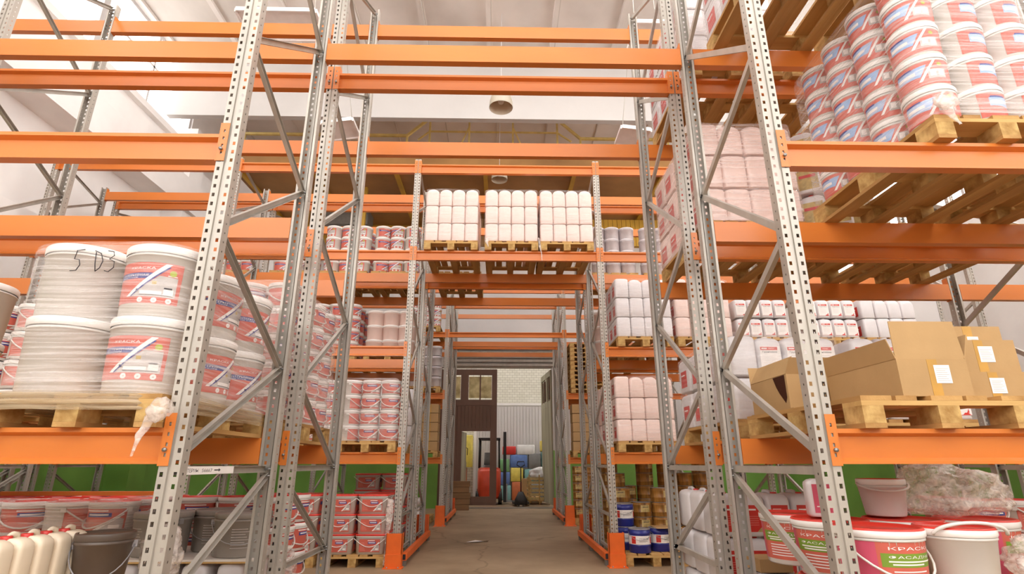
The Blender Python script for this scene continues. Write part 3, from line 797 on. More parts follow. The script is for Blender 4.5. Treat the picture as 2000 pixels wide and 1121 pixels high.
# --- second rack, left, first shelf: wrapped tubs
film_mat('film_mid', .16, .5, (246,232,228), (2,2,40), .12)
W2 = 'second rack left first shelf'
pallet(-2.33, 3.93, T1, 'wooden pallet under the wrapped paint tubs, second rack left inner')
stack('tub', -2.33, 3.95, T1+.1445, 3, 4, 5, .267, .29, .202, 'R', 'wrapped paint tub', W2+' inner', 'wrapped paint tubs', rz=.5, rzside=1.15, skip=lambda i,j,k: i < 1 and j == 0)
shell(-2.345,-1.515,3.925,5.125,T1+.1465,T1+.1445+1.03,'clear stretch film around the paint tubs, second rack left first shelf','film_mid',.1,.008)
pallet(-4.15, 3.93, T1, 'wooden pallet under the outer tubs, second rack left first shelf')
stack('tub', -4.15, 3.95, T1+.1445, 3, 2, 4, .267, .29, .21, 'R', 'red label tub', W2+' outer', 'wrapped paint tubs', rz=1.0)

# --- third rack, left bay, first shelf
W3 = 'third rack left first shelf'
pallet(-2.19, 7.61, D1, 'wooden pallet under the stacked tubs beside the passage, third rack left')
stack('tub', -2.19, 7.64, D1+.1445, 3, 3, 4, .267, .29, .204, 'R', 'red white tub', W3+' inner', 'tubs on the third rack', rz=lambda i,j,k: (1.5,-.1,.25)[i], rzside=1.3)
shell(-2.2,-1.385,7.605,8.6,D1+.1465,D1+.1445+.84,'clear stretch film around the tubs beside the passage, third rack left','film_light',.06,.006)
pallet(-3.05, 7.61, D1, 'wooden pallet under the outer tubs, third rack left first shelf', full=False)
stack('tub_far', -3.05, 7.64, D1+.1445, 3, 1, 4, .267, .29, .204, '', 'red white tub', W3+' outer', 'tubs on the third rack', rz=.2)
# --- fourth rack, left bay
pallet(-2.26, 9.0, D2, 'wooden pallet under the cream pails, fourth rack left second shelf', full=False)
stack('white_pail', -2.26, 9.03, D2+.1445, 3, 2, 3, .267, .29, .25, 'R', 'cream pail', 'fourth rack left second shelf', 'cream pails', skipp=('handle',))
pallet(-3.20, 9.0, D2, 'wooden pallet under the red labelled tubs, fourth rack left second shelf', full=False)
stack('rack_tub', -3.20, 9.03, D2+.1445, 3, 3, 4, .267, .29, .217, 'R', 'red label tub', 'fourth rack left second shelf', 'tubs on the fourth rack', rz=.9, rzside=1.9)
pallet(-2.25, 9.0, D3, 'wooden pallet under the tubs nearest the passage, fourth rack left third shelf', full=False)
stack('rack_tub', -2.25, 9.03, D3+.1445, 3, 2, 4, .267, .29, .217, 'R', 'pink white tub', 'fourth rack left third shelf inner', 'tubs on the fourth rack', rz=lambda i,j,k: (.8,-.3,.9)[i])
pallet(-3.12, 9.0, D3, 'wooden pallet under the middle tubs, fourth rack left third shelf', full=False)
stack('rack_tub', -3.12, 9.03, D3+.1445, 3, 2, 4, .267, .29, .217, 'R', 'pink white tub', 'fourth rack left third shelf middle', 'tubs on the fourth rack', rz=lambda i,j,k: (-.9,.1,-.8)[i], rzside=1.4)
pallet(-3.99, 9.0, D3, 'wooden pallet under the outer tubs, fourth rack left third shelf', full=False)
stack('rack_tub', -3.99, 9.03, D3+.1445, 3, 1, 3, .267, .29, .217, '', 'pink white tub', 'fourth rack left third shelf outer', 'tubs on the fourth rack', rz=.6)
pallet(-5.10, 9.0, D3, 'wooden pallet in the outer left bay, fourth rack third shelf', full=False)
stack('rack_tub', -5.10, 9.03, D3+.1445, 3, 1, 2, .267, .29, .217, '', 'pink white tub', 'fourth rack outer left third shelf', 'tubs on the fourth rack', rz=.6)
pallet(-1.14, 9.0, D3, 'wooden pallet over the passage, fourth rack third shelf')
# fourth rack left first shelf
pallet(-2.2, 9.0, D1, 'wooden pallet under the milky canisters, fourth rack left first shelf', full=False)
stack('milk_can', -2.2, 9.02, D1+.1445, 4, 4, 3, .2, .295, .29, 'R', 'milky canister', 'fourth rack left first shelf', 'milky canisters')

# --- three wrapped blocks over the passage
BX = ((-1.15,'left'),(-.245,'middle'),(.59,'right'))
for x, nm in BX:
    pallet(x, 7.61, D3, 'wooden pallet under the %s wrapped block over the passage' % nm)
    stack('pink_can', x, 7.62, D3+.1445, 4, 4, 3, .2, .295, .29, 'R' if nm != 'right' else 'L', 'pink canister', '%s block over the passage' % nm, 'pink canisters over the passage', ktop='pink_top')
    o = shell(x-.012,x+.812,7.60,8.815,D3+.1465,D3+.1445+.885,'clear stretch film around the %s block over the passage' % nm,'film_light',.05,.005)
    if nm == 'middle': shm = o
tail([(-.205,7.585,4.43),(-.21,7.58,4.37),(-.19,7.58,4.30)], .035, 'white film knot at the foot of the middle block over the passage', 5, parent=shm)
tail([(.565,7.585,4.45),(.575,7.575,4.32),(.60,7.575,4.20),(.605,7.575,4.08)], .02, 'thin film tail dangling between the middle and right blocks', 8, parent=shm)

# --- right, third rack
def block(x, y, z, key, key2, desc, where, sides='L', ny=4, nz=3, full=False, film=True, group='stacked canisters', h=.29, w=.2, fm='film_light'):
    pallet(x, y, z, 'wooden pallet under the %ss, %s' % (desc, where), full=full)
    stack(key, x, y+.01, z+.1445, 4, ny, nz, w, .295, h, sides, desc, where, group, key2=key2, ktop=('pink_top' if key == 'pink_can' else 'milk_top' if key == 'milk_can' else None))
    if film: shell(x-.012,x+.812,y-.01,y+ny*.295+.03,z+.1465,z+.1445+h*nz+.015,'clear stretch film around the %ss, %s' % (desc, where), fm, .05, .006)
block(1.59, 7.61, D1, 'pink_can', 'pink_can_side', 'pink canister', 'third rack right first shelf', full=True)
block(1.67, 7.61, D2, 'milk_can', 'milk_can_side', 'milky canister', 'third rack right second shelf inner', full=True)
block(2.53, 7.61, D2, 'pink_can', 'pink_can_side', 'pink canister', 'third rack right second shelf middle')
block(3.40, 7.61, D2, 'primer_can', None, 'primer canister', 'third rack right second shelf outer', sides='', ny=1, film=False, w=.19, nz=2)
block(4.42, 7.61, D2, 'primer_can', None, 'primer canister', 'third rack outer right second shelf', sides='', ny=1, film=False, w=.19, nz=2)
block(5.26, 7.61, D2, 'milk_can', 'milk_can_side', 'milky canister', 'third rack outer right second shelf', ny=2, film=False, nz=2)
gp = empty('sheet_panel', (5.98,7.85,D2)); tag(gp, 'grey perforated sheet panel standing beside the milky canisters, outer right', 'sheet panel')
m_ = MB(); m_.box(.06,.62,0,.02,0,.82,'wall_grey'); obj('sheet', m_, gp)
for xx in (0,.62):
    m_ = MB(); strip(m_, lambda x,z: (xx+x,-.005,z), 0, .06, 0, .82, [(.03+.05*q,.05+.05*q) for q in range(15)], .02, .04, 'galv'); m_.box(xx,xx+.06,.005,.02,0,.82,'galv'); obj('perforated_edge', m_, gp)
# --- right, fourth rack
pallet(1.60, 9.0, D3, 'wooden pallet under the silver pails, fourth rack right third shelf inner', full=False)
stack('silver_pail', 1.60, 9.03, D3+.1445, 3, 2, 4, .267, .29, .222, 'L', 'silver pail', 'fourth rack right third shelf inner', 'silver pails', skipp=('handle',))
pallet(2.50, 9.0, D3, 'wooden pallet under the silver pails, fourth rack right third shelf outer', full=False)
stack('silver_pail', 2.50, 9.03, D3+.1445, 3, 1, 4, .267, .29, .222, '', 'silver pail', 'fourth rack right third shelf outer', 'silver pails', skipp=('handle',))
pallet(1.60, 9.0, D2, 'wooden pallet under the cream pails, fourth rack right second shelf', full=False)
stack('white_pail', 1.60, 9.03, D2+.1445, 2, 4, 3, .267, .29, .25, 'L', 'cream pail', 'fourth rack right second shelf', 'cream pails', skip=lambda i,j,k: i > 0)
block(1.60, 9.0, D1, 'pink_can', 'pink_can_side', 'pink canister', 'fourth rack right first shelf', film=False)

# --- right, second rack
block(1.66, 3.89, T1, 'primer_can', 'milk_can_side', 'primer canister', 'second rack right first shelf inner', nz=2, h=.31, full=True, film=True)
block(2.56, 3.89, T1, 'primer_can', None, 'primer canister', 'second rack right first shelf outer', sides='', ny=1, nz=2, h=.31, film=False)
block(1.585, 3.88, T2, 'pink_can', 'pink_can_side', 'pink canister', 'second rack right second shelf', full=True, h=.30, fm='film_mid')
pallet(2.47, 3.89, T2, 'wooden pallet under the jugs, second rack right second shelf')
stack('jug', 2.47, 3.90, T2+.1445, 4, 1, 3, .2, .295, .29, '', 'white jug', 'second rack right second shelf', 'white jugs', skip=lambda i,j,k: i > 2, rz=-.6)
pallet(3.36, 3.89, T2, 'wooden pallet at the far end, second rack right second shelf')
block(1.62, 3.89, T3, 'milk_can_side', None, 'milky canister', 'second rack right third shelf', nz=3, full=True, fm='film')
pallet(2.50, 3.89, T3, 'wooden pallet farther right on the third shelf, second rack')
# --- right, nearest rack
pallet(2.34, 2.50, T2, 'wooden pallet under the wrapped red tubs, nearest rack right second shelf')
stack('blue_tub', 2.345, 2.51, T2+.1445, 3, 4, 5, .266, .29, .218, 'L', 'red label tub', 'nearest rack right second shelf', 'wrapped red label tubs', rz=lambda i,j,k: (-.75,.75,.75)[i], rzside=-.95)
sh2 = shell(2.325,3.155,2.485,3.72,T2+.1465,T2+.1445+1.12,'clear stretch film around the red labelled tubs, nearest rack right','film',.12,.006)
tail([(2.40,2.47,3.12),(2.39,2.46,3.06),(2.41,2.46,3.0),(2.44,2.46,2.95)], .045, 'bunched white film at the foot of the red labelled tubs', 11, knot=((2.40,2.465,3.10),(.06,.03,.05)), parent=sh2)
pallet(3.25, 2.50, T2, 'wooden pallet at the right picture edge, nearest rack second shelf')
pallet(1.70, 2.50, T3, 'wooden pallet seen from below above the right column, nearest rack')
pallet(2.60, 2.50, T3, 'wooden pallet seen from below, farther right on the third shelf, nearest rack')
stack('milk_can_side', 1.70, 2.51, T3+.1445, 4, 4, 2, .2, .295, .29, 'L', 'milky canister', 'nearest rack right third shelf', 'stacked canisters', skip=lambda i,j,k: i > 0)
shell(1.685,2.51,2.49,3.72,T3+.1465,T3+.1445+.60,'clear stretch film around the canisters, nearest rack right third shelf','film',.05,.006)
# boxes on the first shelf
pallet(1.64, 2.50, T1, 'pale new pallet under the cardboard boxes, nearest rack right')
zb = T1+.1445
carton(1.865,2.20,2.53,3.10,zb,zb+.175,'large open box with a raised flap and white sheet, pale pallet',[('f',-.06,.185),('l',.18,.10),('r',.4,.13)],True,(.17,.06,.075,.085))
carton(2.235,2.62,2.66,3.02,zb,zb+.135,'taped box at the bottom of the right pile, pale pallet',None,True,(.17,.03,.075,.075))
carton(2.225,2.60,2.68,3.04,zb+.137,zb+.30,'taped box in the middle of the right pile, pale pallet',None,True,(.18,.05,.075,.08))
carton(2.30,2.66,2.80,3.10,zb+.302,zb+.40,'taped low box on top of the right pile, pale pallet',None,True,(.17,.012,.06,.03))
sh = MB(); sh.box(1.655,1.85,3.12,3.66,zb,zb+.006,'card'); tag(obj('cardboard_sheet', sh), 'flat cardboard sheet under the torn box, pale pallet', 'cardboard sheet')
carton(1.66,1.96,3.16,3.63,zb+.007,zb+.20,'torn open box with a dark ragged hole behind the column',[('l',-.5,.12),('f',.5,.10),('b',.25,.12)],False,None,[(-.002,.02,.19),(-.002,.16,.19),(-.002,.13,.13),(-.002,.10,.09),(-.002,.04,.03),(-.002,.02,.06)])

# --- floor level, left
def fpal(x, y, label, full=False): pallet(x, y, .0, label, full=full)
fpal(-2.32, 2.40, 'floor pallet under the cream canisters and dark bucket, nearest rack left')
carton(-2.30,-1.66,2.42,3.24,.145,.675,'large carton under the cream canisters and dark bucket', None, True)
for q in range(5):
    inst('cream_can', (-2.06+.008*q,2.47+.096*q,.676), 0, 'cream canister with red cap, %s in the row from the front' % OW[q], 'cream canisters with red caps')
inst('dark', (-1.85,2.86,.676), .4, 'dark bucket in film beside the cream canisters', 'dark buckets')
crumple('film_heap', (-1.72,3.12,.80), (.09,.10,.12), 'tan crumpled film lump behind the dark bucket', 'film heap', 'film_dense', 6, None, 4, .3, .95)
for q, x in enumerate((-4.20,-3.35)):
    fpal(x, 3.93, 'floor pallet under the red lidded tubs, second rack left, %s from left' % OW[q])
    stack('tub_red', x, 3.95, .1445, 3, 3, 4, .285, .31, .212, '', 'red lidded tub', 'second rack left floor %s pallet' % OW[q], 'red lidded tubs, left floor', rz=lambda i,j,k: (.5,1.9,-.4)[i], full_top=True, skip=lambda i,j,k: k < 1 and x > -4)
    if q == 1: carton(x+.01,x+.84,3.96,4.85,.145,.355,'low carton under the red lidded tubs, second rack left',None,False)
shell(-4.22,-2.49,3.925,4.92,.148,1.012,'clear stretch film around the red lidded tubs, second rack left floor','film',.06,.008)
# grey buckets on a board over white canisters, red lidded tubs behind
fpal(-2.46, 3.80, 'floor pallet under the white canisters and grey buckets, second rack left')
for k in range(2):
    for i in range(4):
        for j in range(2):
            inst('white_red_cap', (-2.33+.215*i,3.92+.28*j,.1445+.245*k), .06*(i-1), 'white canister with red cap, %s layer, %s from left, %s row, under the board' % (LW[2][k],OW[i],'front' if j == 0 else 'back'), 'white canisters under the board')
bd = MB(); bd.box(-2.47,-1.505,3.80,4.43,.652,.664,'foam_board'); bd.box(-2.47,-1.505,3.80,3.87,.642,.6515,'wood_x'); tag(obj('board', bd), 'pale wrapped board carrying the grey buckets, second rack left', 'board')
bucket('grey', 'grey_bucket', 'bucket', .178, .262, 'grey_plastic', 'grey_plastic', lambda w,h: [a for a in [Art()] for k in range(8) if a.rect(0,(.02+.12*k)*h,w*(1-.1*(k%3)),(.05+.12*k)*h,'grey_label',1)][0], .10, .5, 'down', .9, 36, hm='can_lid', hang=.5)
for (x, y, a, nm) in ((-2.24,4.02,-.5,'left'),(-1.965,4.24,.1,'middle, set back'),(-1.70,3.99,.35,'right')):
    inst('grey', (x,y,.6645), a, 'grey bucket with wire handle on the board, the %s one' % nm, 'grey buckets on the board')
fpal(-2.46, 5.02-.47, 'floor pallet under the rear red lidded tubs, second rack left') if False else None
stack('tub_red', -2.46, 4.46, .146, 3, 2, 4, .295, .30, .212, 'R', 'red lidded tub', 'behind the grey buckets', 'red lidded tubs, left floor', rz=lambda i,j,k: .5*i, rzside=1.2)
crumple('film_drape', (-1.60,4.49,.40), (.11,.06,.24), 'grey film draped behind the white canisters, second rack left', 'film heap', 'film_dense', 21, None, 4, .3, .95)
sb = MB(); sb.prism([(0,0),(.05,0),(.05,.03),(0,.03)], -3.95, -2.62, 'orange'); so = obj('spare_beam', sb, None, (0,4.62,.996)); tag(so, 'spare orange bar lying on the red lidded tubs, second rack left', 'rack beam')
# box tubs on the floor of the third rack
mb = MB(); mb.loft([(0,.178,.128,5,0,0),(.20,.192,.140,5,0,0),(.205,.198,.146,5,0,0),(.215,.198,.146,5,0,0)], 'white_plastic', 28)
lb = MB(); lb.loft([(.2155,.200,.148,5,0,0),(.233,.200,.148,5,0,0),(.235,.194,.142,5,0,0)], 'red_lid', 28)
ar = art_small(.26,.15)
hb = MB(); hb.tube([(-.2+.4*i/14,-.150-.012*math.sin(PI*i/14),.19-.10*math.sin(PI*i/14)) for i in range(15)], .005, 'white_plastic', 6)
fr = lambda u,v,l: (-.13+u, -.1355-.0006*l-.012*(.03+v)/.2-.002, .03+v)
sd = lambda u,v,l: (.186+.010*(.03+v)/.2+.0015+.0006*l, -.10+u, .03+v)
proto('box_tub','paint_tub','tub',[('body',mb.mesh('body')),('lid',lb.mesh('lid')),('label',ar.build(fr,'label')),('side_label',Art().rect(0,0,.2,.15,'red_label').rect(.02,.08,.12,.12,'blue_label',1).build(sd,'side_label')),('handle',hb.mesh('handle'))])
fpal(-2.24, 7.62, 'floor pallet under the red lidded tubs beside the passage, third rack left')
stack('box_tub', -2.25, 7.62, .1445, 2, 3, 3, .41, .30, .236, 'R', 'square red lid tub', 'third rack left floor inner', 'square red lidded tubs')
fpal(-3.12, 7.62, 'floor pallet under the outer red lidded tubs, third rack left')
stack('box_tub', -3.13, 7.62, .1445, 2, 2, 3, .41, .30, .236, '', 'square red lid tub', 'third rack left floor outer', 'square red lidded tubs', full_top=True)
tail([(-1.40,7.60,.80),(-1.395,7.59,.6),(-1.41,7.58,.4),(-1.43,7.58,.03)], .06, 'rumpled white film down the corner of the square tubs, third rack left', 14)
fpal(-2.24, 9.0, 'floor pallet under the tubs, fourth rack left')
stack('box_tub', -2.25, 9.02, .1445, 2, 2, 4, .41, .30, .236, 'R', 'square red lid tub', 'fourth rack left floor', 'square red lidded tubs')
for q in range(3):
    inst('sack', (-1.9,12.95,.15+.125*q), 0, 'grey white sack, %s of the pile beside the passage, fifth rack left' % LW[3][q], 'grey white sacks')
fpal(-2.3, 12.45, 'floor pallet under the sacks, fifth rack left')

# --- floor level, right
fpal(1.60, 2.42, 'floor pallet under the green and red labelled tubs, nearest rack right', True)
WR = 'nearest rack right floor'
for k in range(3):
    for i, x in enumerate((1.74,2.13,2.52)):
        for j, y in enumerate((2.72,3.10,3.48)):
            if j > 1 and (i > 0 or k < 2): continue
            if (i > 0 and j == 0 and k == 2): continue
            if i == 2 and j == 0 and k < 1: pass
            inst('red_green', (x,y,.1445+.272*k), (.12 if k == 2 and j == 0 else -.9) if i == 0 else .5+.15*j, 'red tub with green label, %s layer, %s row back, %s column, %s' % (LW[3][k],OW[j],OW[i],WR), 'red tubs with green labels', skip=() if j == 0 else ('handle',))
st = MB(); st.box(1.96,2.70,2.54,2.905,.689,.697,'card'); tag(obj('cardboard_sheet', st), 'cardboard sheet under the plain white bucket, nearest rack right floor', 'cardboard sheet')
bucket('plain_front', 'plain_bucket', 'bucket', .158, .262, 'white_plastic', 'red_lid', None, 0, 0, None, .80, 40)
hb = MB(); hb.tube([(-.162*math.cos(PI*i/16), -.10+.14*math.sin(PI*i/16)*.2-.06*math.sin(PI*i/16), .235+.05*math.sin(PI*i/16)) for i in range(17)], .008, 'white_plastic', 8)
PR['plain_front'][2].append(('handle', hb.mesh('handle')))
inst('plain_front', (2.085,2.70,.698), -.05, 'plain white bucket with red lid and white handle, right foreground', 'plain white buckets')
bucket('plain_back', 'plain_bucket', 'bucket', .118, .19, 'white_plastic', 'red_lid', None, 0, 0, None, .82, 32)
hb = MB(); hb.tube([(-.122*math.cos(PI*i/16), -.02-.13*math.sin(PI*i/16), .165-.035*math.sin(PI*i/16)) for i in range(17)], .006, 'white_plastic', 8)
PR['plain_back'][2].append(('handle', hb.mesh('handle')))
inst('plain_back', (2.12,3.20,.9615), -.35, 'smaller plain white bucket with red lid beside the film pile', 'plain white buckets')
canister('pink_label_can', 'labelled_canister', .17, .13, .2, 'milk_plastic', lambda w,h: Art().rect(0,0,w,h,'pink_label').rect(.1*w,.2*h,.6*w,.24*h,'white_label',1), cap='red', aw=.7, ah=.72)
inst('pink_label_can', (1.76,3.16,.9615), -.3, 'white canister with magenta label standing on the red lidded tub', 'labelled canisters')
crumple('film_pile', (2.50,3.22,1.075), (.26,.22,.15), 'heap of crumpled clear film on the red lidded tubs, right', 'film heap', 'film_pile', 4, None, 5, .3, .72)
crumple('film_heap', (2.53,2.72,.80), (.17,.15,.115), 'crumpled film bunch beside the plain white bucket, right edge', 'film heap', 'film_pile', 9, None, 5, .3, .8)
fpal(1.56, 4.16, 'floor pallet under the white canisters, second rack right', True)
stack('red_label_can', 1.545, 4.20, .1445, 5, 3, 3, .187, .295, .298, 'L', 'red label canister', 'second rack right floor', 'red labelled canisters')
fpal(1.62, 3.62-.9, 'floor pallet behind the green labelled tubs') if False else None
for k in range(2): inst('blue_can', (1.765,3.93,.0+.286*k), .3, 'blue can under the small carton, %s' % ('upper' if k else 'lower'), 'blue cans under the carton')
carton(1.66,1.87,3.83,4.05,.573,.65,'small brown carton lying on the blue cans behind the tubs',None,False)
for q, x in enumerate((3.25,)):
    fpal(x, 3.93, 'floor pallet under the red lidded tubs, second rack right')
    stack('tub_red', x, 3.95, .1445, 3, 2, 4, .285, .31, .212, 'L', 'red lidded tub', 'second rack right floor', 'red lidded tubs, right floor', rz=lambda i,j,k: (-.5,.7,.4)[i])
# third rack right floor: blue cans and wood-look cans
fpal(1.60, 7.62, 'floor pallet under the blue cans, third rack right', True)
inst('blue_can', (1.83,7.78,.1445), -.15, 'blue can with white label in front, third rack right floor', 'blue enamel cans')
inst('blue_can', (1.72,8.08,.1445), -.2, 'blue can at the bottom left behind the front can', 'blue enamel cans')
inst('blue_can', (1.70,8.09,.4305), -.1, 'blue can stacked on top beside the right column', 'blue enamel cans')
inst('blue_can', (2.13,7.92,.1445), .3, 'blue can to the right of the front blue can', 'blue enamel cans')
crd = MB(); crd.box(2.05,2.40,7.70,8.05,.431,.436,'card'); tag(obj('cardboard_sheet', crd), 'cardboard sheet on the right blue can, third rack', 'cardboard sheet')
WC = 'third rack right floor'
for q, (x, y, nz) in enumerate(((1.735,8.38,4),(2.02,8.36,3),(2.30,8.36,4),(1.74,8.67,5))):
    for k in range(nz): inst('wood_can', (x,y,.1445+.191*k), .4*q, 'wood grain can, %s layer, %s column, %s' % (LW[nz][k] if nz > 1 else 'only',OW[q],WC), 'wood grain cans', skip=('handle',))
WD = 'fourth rack right floor'
fpal(1.60, 9.02, 'floor pallet under the wood grain cans, fourth rack right inner')
fpal(2.50, 9.02, 'floor pallet under the wood grain cans, fourth rack right outer')
for q, (x, nz) in enumerate(((1.74,6),(2.02,4),(2.30,6),(2.64,6),(2.92,5),(3.20,6))):
    for k in range(nz): inst('wood_can', (x,9.18,.1445+.191*k), .5*q, 'wood grain can, %s layer, %s column, %s' % (LW[nz][k],OW[q],WD), 'wood grain cans', skip=('handle',))
fpal(1.58, 12.45, 'floor pallet under the wood grain cans, fifth rack right')
for q, (x, nz) in enumerate(((1.72,6),(2.0,6))):
    for k in range(nz): inst('wood_can', (x,12.62,.1445+.17*k), .5*q, 'wood grain can, %s layer, %s column, fifth rack right floor' % (LW[nz][k],OW[q]), 'wood grain cans', tilt=None, skip=('handle',))
# fifth rack shelves
for sx, x, nm in ((0,-2.15,'left'),(1,1.60,'right')):
    pallet(x, 12.45, 1.365, 'wooden pallet under the cartons, fifth rack %s' % nm, full=False)
    for k in range(5):
        for i in range(2):
            carton(x+.4*i+.008+.01*random.random(),x+.4*i+.385,12.46+.02*random.random(),12.87,1.51+.20*k,1.51+.20*k+.19,'stacked brown carton, %s layer, %s column, fifth rack %s' % (LW[5][k],OW[i],nm),None,True)
pallet(-2.15, 12.45, 2.75, 'wooden pallet under the silver pails, fifth rack left second shelf', full=False)
stack('silver_pail', -2.15, 12.47, 2.8945, 3, 1, 4, .267, .29, .235, '', 'silver pail', 'fifth rack left second shelf', 'silver pails', skipp=('handle',))
pallet(-2.2, 12.45, 4.15, 'wooden pallet under the tubs, fifth rack left third shelf', full=False)
stack('rack_tub', -2.2, 12.47, 4.2945, 3, 1, 3, .267, .29, .217, '', 'pink white tub', 'fifth rack left third shelf', 'tubs on the fifth rack')
for k in range(11):
    o = pallet(1.60+random.uniform(-.01,.01), 12.45+random.uniform(-.01,.01), 2.751+.1045*k, 'empty pallet in the tall pile, %s from the bottom, fifth rack right' % (OW+['eleventh'])[k], 'empty pallets in the tall pile', full=False); o.scale.z = .72
mat('lamp_inner', (206,192,170), .5, 0, .04, 6)
mat('girder_white', (192,187,183), .85, 0, .03, .8, .06, 12)
# ------------------------------------------------------------------ hall
XL, XR, YG, ZC = -7.45, 8.4, 17.2, 10.3
m = MB(); m.box(XL-.3,XR+.3,-5,YG+.25,-.2,0,'floor'); struct('floor', m)
m = MB(); m.box(-9,XR+2,YG+.25,30,-.2,-.005,'floor'); struct('floor_next_hall', m)
# ceiling slabs with ribs along the hall
m = MB(); m.box(XL-.3,XR+.3,8.2,10.6,ZC,ZC+.2,'ceiling_white'); m.box(XL-.3,XR+.3,.5,4.6,ZC,ZC+.2,'ceiling_white'); m.box(XL-.3,-4.5,4.6,8.2,ZC,ZC+.2,'ceiling_white'); m.box(5.5,XR+.3,4.6,8.2,ZC,ZC+.2,'ceiling_white'); m.box(XL-.3,XR+.3,-5.3,-2.5,ZC,ZC+.2,'ceiling_white'); m.box(XL-.3,-5,-2.5,.5,ZC,ZC+.2,'ceiling_white'); m.box(6,XR+.3,-2.5,.5,ZC,ZC+.2,'ceiling_white')  # gaps between slabs are added, out of view, to let sky light in
x = XL+.05
while x < XR:
    m.box(x-.05,x+.05,8.2,10.6,ZC-.10,ZC,'ceiling_white'); m.box(x+.055,x+.08,8.2,10.6,ZC-.02,ZC,'ceiling_stain'); x += 1.42
m.box(XL,XL+2.3,8.2,10.6,ZC-.03,ZC-.001,'ceiling_stain')
struct('ceiling', m)
m = MB(); m.box(XL-.3,XR+.3,10.6,15.7,ZC,ZC+.2,'ceiling_white'); m.box(XL-.3,XR+.3,17.0,YG+.25,ZC,ZC+.2,'ceiling_white'); m.box(XL-.3,-6,15.7,17.0,ZC,ZC+.2,'ceiling_white'); m.box(7,XR+.3,15.7,17.0,ZC,ZC+.2,'ceiling_white')  # unseen roof gap added here so sky light reaches the gate
x = XL+.2
while x < XR: m.box(x-.015,x+.015,11.0,15.7,ZC-.02,ZC,'ceiling_stain'); x += 1.42
struct('ceiling_far', m)
m = MB(); m.box(XL,XR,10.6,10.7,8.62,ZC,'girder_white'); m.box(XL,XR,10.57,10.72,8.60,8.66,'girder_white'); struct('beam_concrete', m)
# left wall with window band, runway ledge and dado
m = MB()
m.box(XL-.3,XL,-5,YG,0,1.62,'green_paint'); m.box(XL-.3,XL,-5,YG,1.62,8.35,'wall_white'); m.box(XL-.3,XL,11.55,YG,8.35,ZC,'wall_white')
m.box(XL-.3,XL,-5,11.55,10.2,ZC,'wall_white')
struct('wall_left', m)
m = MB(); m.box(XL,XL+.55,-5,YG,6.55,7.25,'wall_white'); m.box(XL,XL+.25,-5,YG,7.25,7.9,'wall_white'); struct('trim_1', m)
m = MB(); m.box(XL,XL+.12,-5,11.5,8.22,8.36,'wall_white'); struct('trim_2', m)
m = MB(); m.box(XL,XL+.18,-5,YG,4.6,4.95,'wall_white'); struct('trim_3', m)
for k, y in enumerate((5.2,11.1)):
    m = MB(); m.box(XL,XL+.45,y,y+.5,0,1.62,'green_paint'); m.box(XL,XL+.45,y,y+.5,1.62,8.6,'wall_white'); struct('column_%s' % ('near' if k == 0 else 'far'), m)
wn = 0
for k in range(4):
    y0 = -1.0+3.14*k; r = empty('window_%d' % (k+1), (XL,y0,8.36)); r['kind'] = 'structure'
    f = MB(); L, H = 3.14, 1.84
    f.box(-.12,-.04,0,.07,0,H,'wall_grey'); f.box(-.12,-.04,L-.07,L,0,H,'wall_grey'); f.box(-.12,-.04,0,L,0,.07,'wall_grey'); f.box(-.12,-.04,0,L,H-.07,H,'wall_grey')
    f.box(-.10,-.06,L/2-.025,L/2+.025,.07,H-.07,'wall_grey'); f.box(-.10,-.06,.07,L-.07,H*.55,H*.55+.04,'wall_grey')
    g = obj('window_frame', f, r); p = MB(); p.quad((-.08,.07,.07),(-.08,L-.07,.07),(-.08,L-.07,H-.07),(-.08,.07,H-.07),'window_glass'); obj('window_pane', p, r)
# right wall
m = MB(); m.box(XR,XR+.3,-5,YG,0,1.62,'green_paint'); m.box(XR,XR+.3,-5,YG,1.62,5.6,'wall_white'); m.box(XR,XR+.3,-5,YG,9.8,ZC,'wall_white'); m.box(XR,XR+.3,16,YG,5.6,9.8,'wall_white'); m.box(XR,XR+.3,-5,-3,5.6,9.8,'wall_white'); struct('wall_right', m)
m = MB(); m.box(XL-.3,XR+.3,-5.3,-5,0,3.2,'wall_white'); struct('wall_light_block', m)  # unseen low wall added behind the camera to hold back low light
for k in range(4):  # unseen windows, added to the right wall to brighten the hall
    y0 = -3+4.75*k; r = empty('window_%d' % (k+5), (XR,y0,5.6)); r['kind'] = 'structure'
    f = MB(); L, H = 4.75, 4.2
    for a in ((0,.07,0,H),(L-.07,L,0,H),(0,L,0,.07),(0,L,H-.07,H),(L/2-.03,L/2+.03,0,H),(0,L,H*.5,H*.5+.05)): f.box(.06,.14,a[0],a[1],a[2],a[3],'wall_grey')
    obj('window_frame', f, r); p = MB(); p.quad((.1,.07,.07),(.1,L-.07,.07),(.1,L-.07,H-.07),(.1,.07,H-.07),'window_glass'); obj('window_pane', p, r)
# gate wall
m = MB(); gx0, gx1, gz = -1.83, 1.62, 4.12
for a, b, c, d in ((XL,gx0,0,ZC),(gx1,XR,0,ZC),(gx0,gx1,gz,ZC)):
    if c == 0: m.box(a,b,YG,YG+.25,0,1.62,'green_paint'); m.box(a,b,YG,YG+.25,1.62,d,'wall_grey')
    else: m.box(a,b,YG,YG+.25,c,d,'wall_grey')
struct('wall_back', m)
m = MB()
for k in range(5): m.prism([(YG-.02,gz+.02+.13*k),(YG-.09,gz+.03+.13*k),(YG-.10,gz+.09+.13*k),(YG-.02,gz+.13+.13*k)], gx0+.05, gx1+.25, 'galv')
struct('trim_4', m)
m = MB(); m.box(gx0,gx1,YG-.12,YG+.3,-.004,.012,'galv_dark'); struct('trim_5', m)
